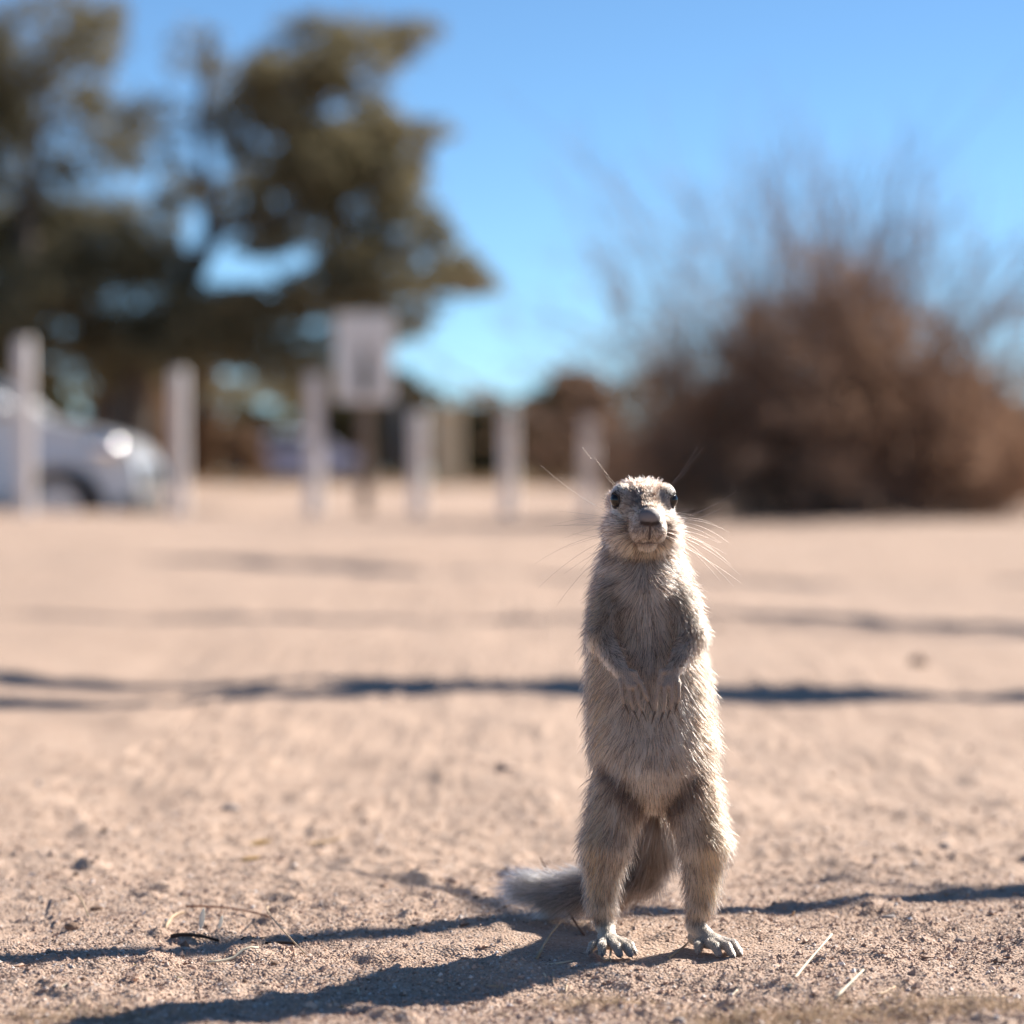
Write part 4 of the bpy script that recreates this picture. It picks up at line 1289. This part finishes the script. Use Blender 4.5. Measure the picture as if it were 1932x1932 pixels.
T1 = (4.7, 3.7)
f1 = np.array([4.62, 3.72, 1.95])
LB = limb_from_shadow([(1.55, 1.86, 2.02), (0.9, 1.93, 2.1), (0.65, 1.99, 2.12), (0.42, 1.94, 2.15), (0.05, 1.93, 2.2), (-0.10, 1.96, 2.22)])
LB1 = np.r_[LB[-2:-1], limb_from_shadow([(-0.22, 2.10, 2.3), (-0.5, 2.16, 2.35), (-0.9, 2.30, 2.4), (-1.5, 2.38, 2.5)])]
LB2 = np.r_[LB[-2:-1], limb_from_shadow([(-0.16, 1.88, 2.2), (-0.5, 1.78, 2.2), (-0.9, 1.74, 2.2), (-1.5, 1.80, 2.25)])]
LA = limb_from_shadow([(1.35, 0.62, 1.55), (0.62, 0.33, 1.32), (0.339, 0.222, 1.22), (0.20, 0.180, 1.18), (0.06, 0.125, 1.14), (-0.12, 0.062, 1.08), (-0.24, 0.0, 1.04), (-0.42, -0.05, 1.0)])
bare_tree(T1, f1, 0.16,
          [(np.r_[[f1], LB], 0.11, 0.080, 5), (LB1, 0.068, 0.035, 12), (LB2, 0.055, 0.026, 10),
           (np.r_[[f1 - [0, 0, 0.25]], LA], 0.045, 0.016, 9)],
          [(6.3, 4.9, 3.4), (5.9, 3.0, 3.3), (7.0, 3.9, 3.0)], 3, 'bare leafless tree whose long limb shadows cross the sand beyond the squirrel')
T2 = (6.4, 8.2)
f2 = np.array([6.3, 8.1, 2.6])
LC = limb_from_shadow([(1.7, 3.25, 3.0), (0.95, 3.46, 3.15), (0.66, 3.72, 3.2), (0.40, 3.92, 3.3)])
LC1 = np.r_[LC[-1:], limb_from_shadow([(0.1, 3.85, 3.4), (-0.4, 3.72, 3.5), (-0.9, 3.9, 3.6), (-1.4, 3.75, 3.7)])]
LC2 = np.r_[LC[:1], limb_from_shadow([(1.0, 3.22, 3.2), (0.75, 3.28, 3.2), (0.45, 3.40, 3.2)])]
LDm = limb_from_shadow([(0.9, 5.6, 3.9), (-0.1, 6.2, 4.1), (-0.55, 6.6, 4.2), (-0.8, 7.2, 4.3), (-1.1, 7.7, 4.4), (-1.7, 7.5, 4.4)])
bare_tree(T2, f2, 0.17,
          [(np.r_[[f2], LC], 0.075, 0.05, 6), (LC1, 0.048, 0.03, 14), (LC2, 0.04, 0.015, 8), (np.r_[[f2], LDm], 0.075, 0.055, 30)],
          [(8.4, 9.6, 4.2), (8.0, 7.6, 4.0)], 4, 'bare leafless tree behind the first, throwing faint shadows far across the sand')

# ------------------------------------------------------------------ litter on the sand
def gp(p, q):
    r = 892.0 / (q - 898.0)
    x = (p - 966) * 0.0003137 * r; y = D * (r - 1)
    return np.array([x, y, gz(x, y, True)])

STRAWM = principled('dry_straw', (0.46, 0.32, 0.19), 0.6, noise=(60, (0.58, 0.43, 0.28)))
PALE = principled('bleached_straw', (0.70, 0.62, 0.46), 0.6)
REDST = principled('reddish_stem', (0.25, 0.115, 0.065), 0.7)
STONE = principled('grey_pebble', (0.27, 0.225, 0.205), 0.8, noise=(140, (0.38, 0.32, 0.29)), bump=(400, 0.4, 0.001))
STONEP = principled('pinkish_pebble', (0.42, 0.29, 0.22), 0.8, noise=(140, (0.50, 0.36, 0.28)), bump=(400, 0.4, 0.001))
CLOD = principled('brown_clod', (0.20, 0.125, 0.085), 0.9, noise=(120, (0.30, 0.20, 0.14)), bump=(500, 0.7, 0.002))
LEAFT = leaf_mat('tan_leaf', (0.50, 0.33, 0.15), (0.58, 0.40, 0.2), 0.3)

srng = np.random.default_rng(8)
def straw(a, b, rmm, mat, label, group=None, lift=0.0, mid=None, name='straw', cat='straw', liftb=None):
    A, B = gp(*a), gp(*b)
    off = rmm * 0.001
    A[2] += off * 0.6 + lift; B[2] += off * 0.6 + (lift if liftb is None else liftb)
    m = 7; t = np.linspace(0, 1, m)[:, None]
    p = A + (B - A) * t
    if mid is not None:
        M = gp(*mid); M[2] += off; p = A * (1 - t) ** 2 + 2 * M * t * (1 - t) + B * t * t
    else:
        p += np.sin(math.pi * t) * srng.normal(0, 0.03, 3) * np.linalg.norm(B - A)
        if lift == 0 and liftb is None:
            g = ground_h(p[:, 0], p[:, 1]); p[:, 2] = np.maximum(p[:, 2], g + off * 0.4)
    r = np.linspace(rmm, rmm * 0.6, m) * 0.001 * srng.uniform(0.85, 1.15, m)
    o0 = A.copy()
    o = tube(name, p - o0, r, mat, None, 6); o.location = o0
    tag(o, label, cat, group)
    return o
straw((1491, 1874), (1571, 1812), 1.1, PALE, 'long pale straight straw slanting up from the sand beside the right hind paw side', lift=0.0, liftb=0.012)
straw((1575, 1893), (1631, 1857), 1.0, PALE, 'pale straw lying parallel to the longest straight one', liftb=0.006)
straw((1655, 1877), (1691, 1864), 0.9, STRAWM, 'short tan straw next to the two pale parallel straws')
straw((1767, 1886), (1900, 1869), 0.9, STRAWM, 'long thin tan straw lying almost level beside the dry turf')
straw((390, 1801), (486, 1791), 1.3, PALE, 'thick bleached straw with a bend lying left of the squirrel shadow', name='straw')
straw((970, 1816), (1081, 1803), 1.0, PALE, 'pale straw with a swollen end lying in front of the left hind paw')
straw((1013, 1800), (1054, 1765), 1.0, STRAWM, 'tan straw leaning across the squirrel shadow behind the left paw', liftb=0.006)
straw((908, 1826), (948, 1854), 1.0, STRAWM, 'curled tan straw at the edge of the squirrel shadow', mid=(945, 1828))
straw((1128, 1800), (1152, 1818), 0.9, STRAWM, 'short tan straw lying right before the toes of the left paw', lift=0.004)
straw((1152, 1818), (1163, 1790), 0.8, STRAWM, 'thin straw sticking up before the toes of the left paw', liftb=0.010)
straw((1262, 1806), (1312, 1778), 0.8, STRAWM, 'thin tan straw lying between the two hind paws', liftb=0.003)
straw((1373, 1882), (1340, 1890), 0.7, STRAWM, 'small tan straw crumb below the right hind paw')
straw((1102, 1762), (1020, 1720), 0.7, REDST, 'thin reddish dry stem rising in front of the grey tail', liftb=0.034, name='stem', cat='stem', mid=(1078, 1738))
straw((1190, 1720), (1262, 1715), 0.8, REDST, 'reddish dry stem slanting up behind the legs', liftb=0.026, name='stem', cat='stem')
straw((1262, 1752), (1345, 1712), 0.7, REDST, 'reddish branched stem lying behind the right leg', liftb=0.003, name='stem', cat='stem')
straw((310, 1742), (350, 1712), 1.2, STRAWM, 'bent tan stalk beside the white bracts left of the shadow', mid=(318, 1716), name='stalk', cat='stalk')
straw((350, 1712), (508, 1728), 0.8, REDST, 'thin arched brown stem running from the bent stalk', mid=(440, 1700), lift=0.004, name='stem', cat='stem')
DARKT = principled('dark_twig', (0.045, 0.032, 0.025), 0.9)
straw((322, 1755), (412, 1762), 1.5, DARKT, 'short thick dark twig lying below the white bracts', name='twig', cat='twig')
straw((500, 1772), (560, 1768), 1.2, DARKT, 'dark broken twig lying in the branch shadow', name='twig', cat='twig')
straw((455, 1762), (500, 1752), 0.7, DARKT, 'thin dark twig lying between the bracts and the broken twig', name='twig', cat='twig')
straw((90, 1819), (170, 1812), 0.9, REDST, 'thin dark stem lying flat at the tip of a branch shadow', name='stem', cat='stem')
straw((118, 1690), (165, 1742), 0.8, STRAWM, 'pale thin stalk standing by the brown clod', lift=0.006, name='stalk', cat='stalk')
straw((505, 1718), (575, 1795), 0.6, STRAWM, 'thin pale stalk crossing the branch shadow', lift=0.003, name='stalk', cat='stalk')
straw((1500, 1728), (1470, 1690), 0.7, STRAWM, 'faint pale stalk standing behind the right leg side', lift=0.003, name='stalk', cat='stalk')
for i in range(26):            # short bits, alike
    p = srng.uniform(20, 1900); q = 1800 + 125 * srng.random() ** 0.8
    a = srng.uniform(0, 3.14); Ls = srng.uniform(8, 26)
    q2 = min(q + Ls * 0.35 * math.sin(a), 1928)
    straw((p, q), (p + Ls * math.cos(a), q2), srng.uniform(0.4, 0.7), STRAWM if i % 3 else PALE, 'short broken bit of tan straw lying on the loose sand' if i % 3 else 'short broken bit of bleached whitish straw lying on the loose sand', 'short straw bits strewn on the sand', name='straw_bit')

def stone(p, q, wpx, label, mat=STONE, group=None, flat=0.6, seed=0, name='pebble', cat='pebble'):
    c = gp(p, q); r = 892.0 / (q - 898.0)
    w = wpx * 0.0003137 * r / 2
    rng = np.random.default_rng(int(p * 7 + q))
    bm = bmesh.new()
    bmesh.ops.create_icosphere(bm, subdivisions=2, radius=1.0)
    ax = rng.normal(0, 1, (5, 3)); ph = rng.uniform(0, 6, 5)
    for v in bm.verts:
        n = np.array(v.co); s = 1 + 0.11 * sum(math.sin(2.0 * float(n @ ax[k]) + ph[k]) for k in range(5)) / 1.6
        v.co = Vector((n[0] * s * w, n[1] * s * w * rng.uniform(0.95, 1.05) * 0.8, n[2] * s * w * flat))
    o = bm_obj(name, bm, mat, None, True)
    o.location = Vector(c) + Vector((0, 0, w * flat * 0.35)); o.rotation_euler = (0, 0, rng.uniform(0, 3))
    tag(o, label, cat, group)
stone(1679, 1740, 34, 'flat grey pebble lying in front of the thin branch shadow', flat=0.45)
stone(1811, 1771, 20, 'small round grey pebble near the flat grey one')
stone(1283, 1924, 30, 'smooth grey pebble at the edge of the dry turf')
stone(434, 1530, 46, 'flat dark grey stone lying alone on the open sand', flat=0.35, name='stone', cat='stone')
stone(950, 1476, 40, 'pale rounded stone on the sand behind the tail', STONEP, flat=0.6, name='stone', cat='stone')
stone(360, 1824, 22, 'pinkish pebble between the two shadows', STONEP)
stone(516, 1804, 18, 'small brown pebble at the end of the bleached straw', CLOD)
stone(136, 1744, 34, 'dark brown clod of earth by the pale thin stalk', CLOD, flat=0.5, name='clod', cat='clod')
stone(1735, 1252, 44, 'dark clod standing alone beyond the long limb shadow', CLOD, flat=0.7, name='clod', cat='clod')
stone(180, 1704, 26, 'small dark clod behind the brown clod', CLOD, flat=0.5, name='clod', cat='clod')
stone(1783, 1594, 24, 'small dark pebble on the open sand', STONE)
stone(1590, 1876, 20, 'rusty brown crumb of earth at the foot of the pale straws', CLOD, name='clod', cat='clod')
stone(1605, 1895, 16, 'small rusty crumb next to the larger rusty one', CLOD, name='clod', cat='clod')
stone(855, 1660, 30, 'rounded sandy clod in front of the tail tip', STONEP, flat=0.6, name='clod', cat='clod')
for i in range(22):
    p = srng.uniform(0, 1930); q = 1560 + 360 * srng.random()
    if 1080 < p < 1400 and 1650 < q < 1815: continue
    stone(p, q, srng.uniform(8, 15), 'pea sized pinkish sand crumb lying on the surface' if i % 3 else 'pea sized dark brown earth crumb lying on the surface', STONEP if i % 3 else CLOD, 'loose sand crumbs', flat=0.7, name='crumb', cat='crumb')

def leaf(p, q, wpx, label, mat=LEAFT, rz=0.3, tilt=0.35, group=None, asp=0.4, up=0.0):
    c = gp(p, q); r = 892.0 / (q - 898.0); w = wpx * 0.0003137 * r / 2
    bm = bmesh.new(); top = []; m = 8
    for i in range(m + 1):
        t = -1 + 2 * i / m; h = asp * (1 - t * t) ** 0.8 + 0.01
        top.append((bm.verts.new((t * w, -h * w, 0.12 * w * (t * t) + 0.16 * w * h)), bm.verts.new((t * w, 0, 0.12 * w * t * t)), bm.verts.new((t * w, h * w, 0.12 * w * (t * t) + 0.16 * w * h))))
    for i in range(m):
        for k in (0, 1):
            bm.faces.new((top[i][k], top[i + 1][k], top[i + 1][k + 1], top[i][k + 1]))
    o = bm_obj('leaf', bm, mat, None, True)
    md = o.modifiers.new('thick', 'SOLIDIFY'); md.thickness = 0.0004
    o.location = Vector(c) + Vector((0, 0, 0.15 * w + up)); o.rotation_euler = (tilt, -0.15 if not up else -1.25, rz)
    tag(o, label, 'leaf', group)
leaf(488, 1592, 46, 'curled tan dry leaf on the sand, farther of the two')
leaf(472, 1626, 44, 'curled tan dry leaf beside a dark crumb, nearer of the two', rz=-0.4)
leaf(610, 1592, 70, 'long tan leaf blade lying flat near the curled leaves', asp=0.16, rz=0.05, tilt=0.1)
WHITEB = leaf_mat('white_bract', (0.80, 0.77, 0.70), (0.86, 0.83, 0.76), 0.35)
leaf(380, 1752, 42, 'small white papery bract standing up from the sand', WHITEB, rz=1.2, up=0.006, asp=0.22)
leaf(415, 1752, 28, 'short white papery bract next to the taller one', WHITEB, rz=0.8, up=0.004, asp=0.25)
GREENL = leaf_mat('olive_leaflet', (0.33, 0.30, 0.13), (0.45, 0.38, 0.18), 0.3)
for (p, q, w) in ((193, 1827, 18), (255, 1828, 22), (340, 1817, 20), (336, 1843, 18), (640, 1905, 16)):
    leaf(p, q, w, 'tiny olive leaflet lying on the lit sand', GREENL, rz=srng.uniform(-0.6, 0.6), tilt=0.2, group='tiny leaflets on the sand', asp=0.25)

# dry turf at the near edge and loose grains over everything near
def near_turf():
    rng = np.random.default_rng(15)
    m = 3200
    pc = np.r_[rng.normal(1390, 70, 700), rng.uniform(1480, 1990, 1700), rng.normal(1130, 60, 350), rng.normal(150, 110, 450)]
    qc = np.r_[rng.normal(1925, 11, 700), rng.normal(1918, 14, 1700), rng.normal(1893, 8, 350), rng.normal(1925, 10, 450)]
    qc = np.clip(qc, 1865, 1975)
    r = 892.0 / (qc - 898.0); x = (pc - 966) * 0.0003137 * r; y = D * (r - 1)
    z = ground_h(x, y)
    L = rng.uniform(0.004, 0.013, m); an = rng.uniform(0, 6.283, m); elv = np.abs(rng.normal(0.15, 0.35, m))
    d = np.stack([np.cos(an) * np.cos(elv), np.sin(an) * np.cos(elv), np.sin(elv)], -1) * L[:, None]
    s = np.stack([-np.sin(an), np.cos(an), 0 * an], -1) * 0.00035
    b = np.stack([x, y, z + 0.0004], -1)
    V = np.stack([b - s, b + s, b + d + s * 0.3 , b + d - s * 0.3], 1).reshape(-1, 3)
    o = np_mesh('dry_turf', V, np.arange(4 * m).reshape(m, 4), leaf_mat('turf_blade', (0.36, 0.26, 0.17), (0.58, 0.45, 0.33), 0.25))
    tag(o, 'thin dry turf matted on the near sand', 'grass', kind='stuff')
near_turf()

def grains():
    rng = np.random.default_rng(16)
    def batch(m, smin, smax, qlo, qhi, pw):
        q = qlo + (qhi - qlo) * rng.random(m) ** pw
        p = rng.uniform(-40, 1975, m)
        r = 892.0 / (q - 898.0); x = (p - 966) * 0.0003137 * r; y = D * (r - 1)
        dens = fbm(x / 0.12, y / 0.16, 61, 2) + 0.35 * rng.random(m)
        ok = dens > 0.52
        x, y = x[ok], y[ok]
        z = ground_h(x, y)
        s = smin + (smax - smin) * rng.random(len(x)) ** 3
        return x, y, z, s
    xs, ys, zs, ss = [np.concatenate(k) for k in zip(batch(42000, 0.0004, 0.0011, 1640, 1975, 0.8), batch(13000, 0.0007, 0.0020, 1500, 1975, 0.85), batch(700, 0.0016, 0.0034, 1380, 1970, 1.0))]
    m = len(xs)
    base = np.array([(1, 0, 0), (-1, 0, 0), (0, 1, 0), (0, -1, 0), (0, 0, 1), (0, 0, -1)], float)
    jit = rng.normal(0, 0.28, (m, 6, 3))
    V = (base[None] + jit) * ss[:, None, None] * np.array([1, 1, 0.75])
    V += np.stack([xs, ys, zs + ss * 0.3], -1)[:, None]
    f = np.array([(0, 2, 4), (2, 1, 4), (1, 3, 4), (3, 0, 4), (2, 0, 5), (1, 2, 5), (3, 1, 5), (0, 3, 5)])
    Fc = (np.arange(m)[:, None, None] * 6 + f[None]).reshape(-1, 3)
    mat = bpy.data.materials.new('sand_grain'); mat.use_nodes = True
    nt = mat.node_tree; b = nt.nodes['Principled BSDF']; b.inputs['Roughness'].default_value = 0.75; b.inputs['Specular IOR Level'].default_value = 0.25
    g = nt.nodes.new('ShaderNodeNewGeometry'); r = nt.nodes.new('ShaderNodeValToRGB')
    e = r.color_ramp.elements
    e[0].color = (0.16, 0.10, 0.07, 1); e[1].color = (0.86, 0.79, 0.73, 1)
    for pos, c in ((0.10, (0.42, 0.29, 0.22)), (0.6, (0.54, 0.39, 0.31)), (0.82, (0.62, 0.43, 0.31))):
        k = e.new(pos); k.color = (*c, 1)
    nt.links.new(g.outputs['Random Per Island'], r.inputs['Fac']); nt.links.new(r.outputs['Color'], b.inputs['Base Color'])
    o = np_mesh('sand_grains', V.reshape(-1, 3), Fc, mat)
    tag(o, 'loose coarse grains scattered over the sand', 'grains', kind='stuff')
    print('grains', m)
grains()
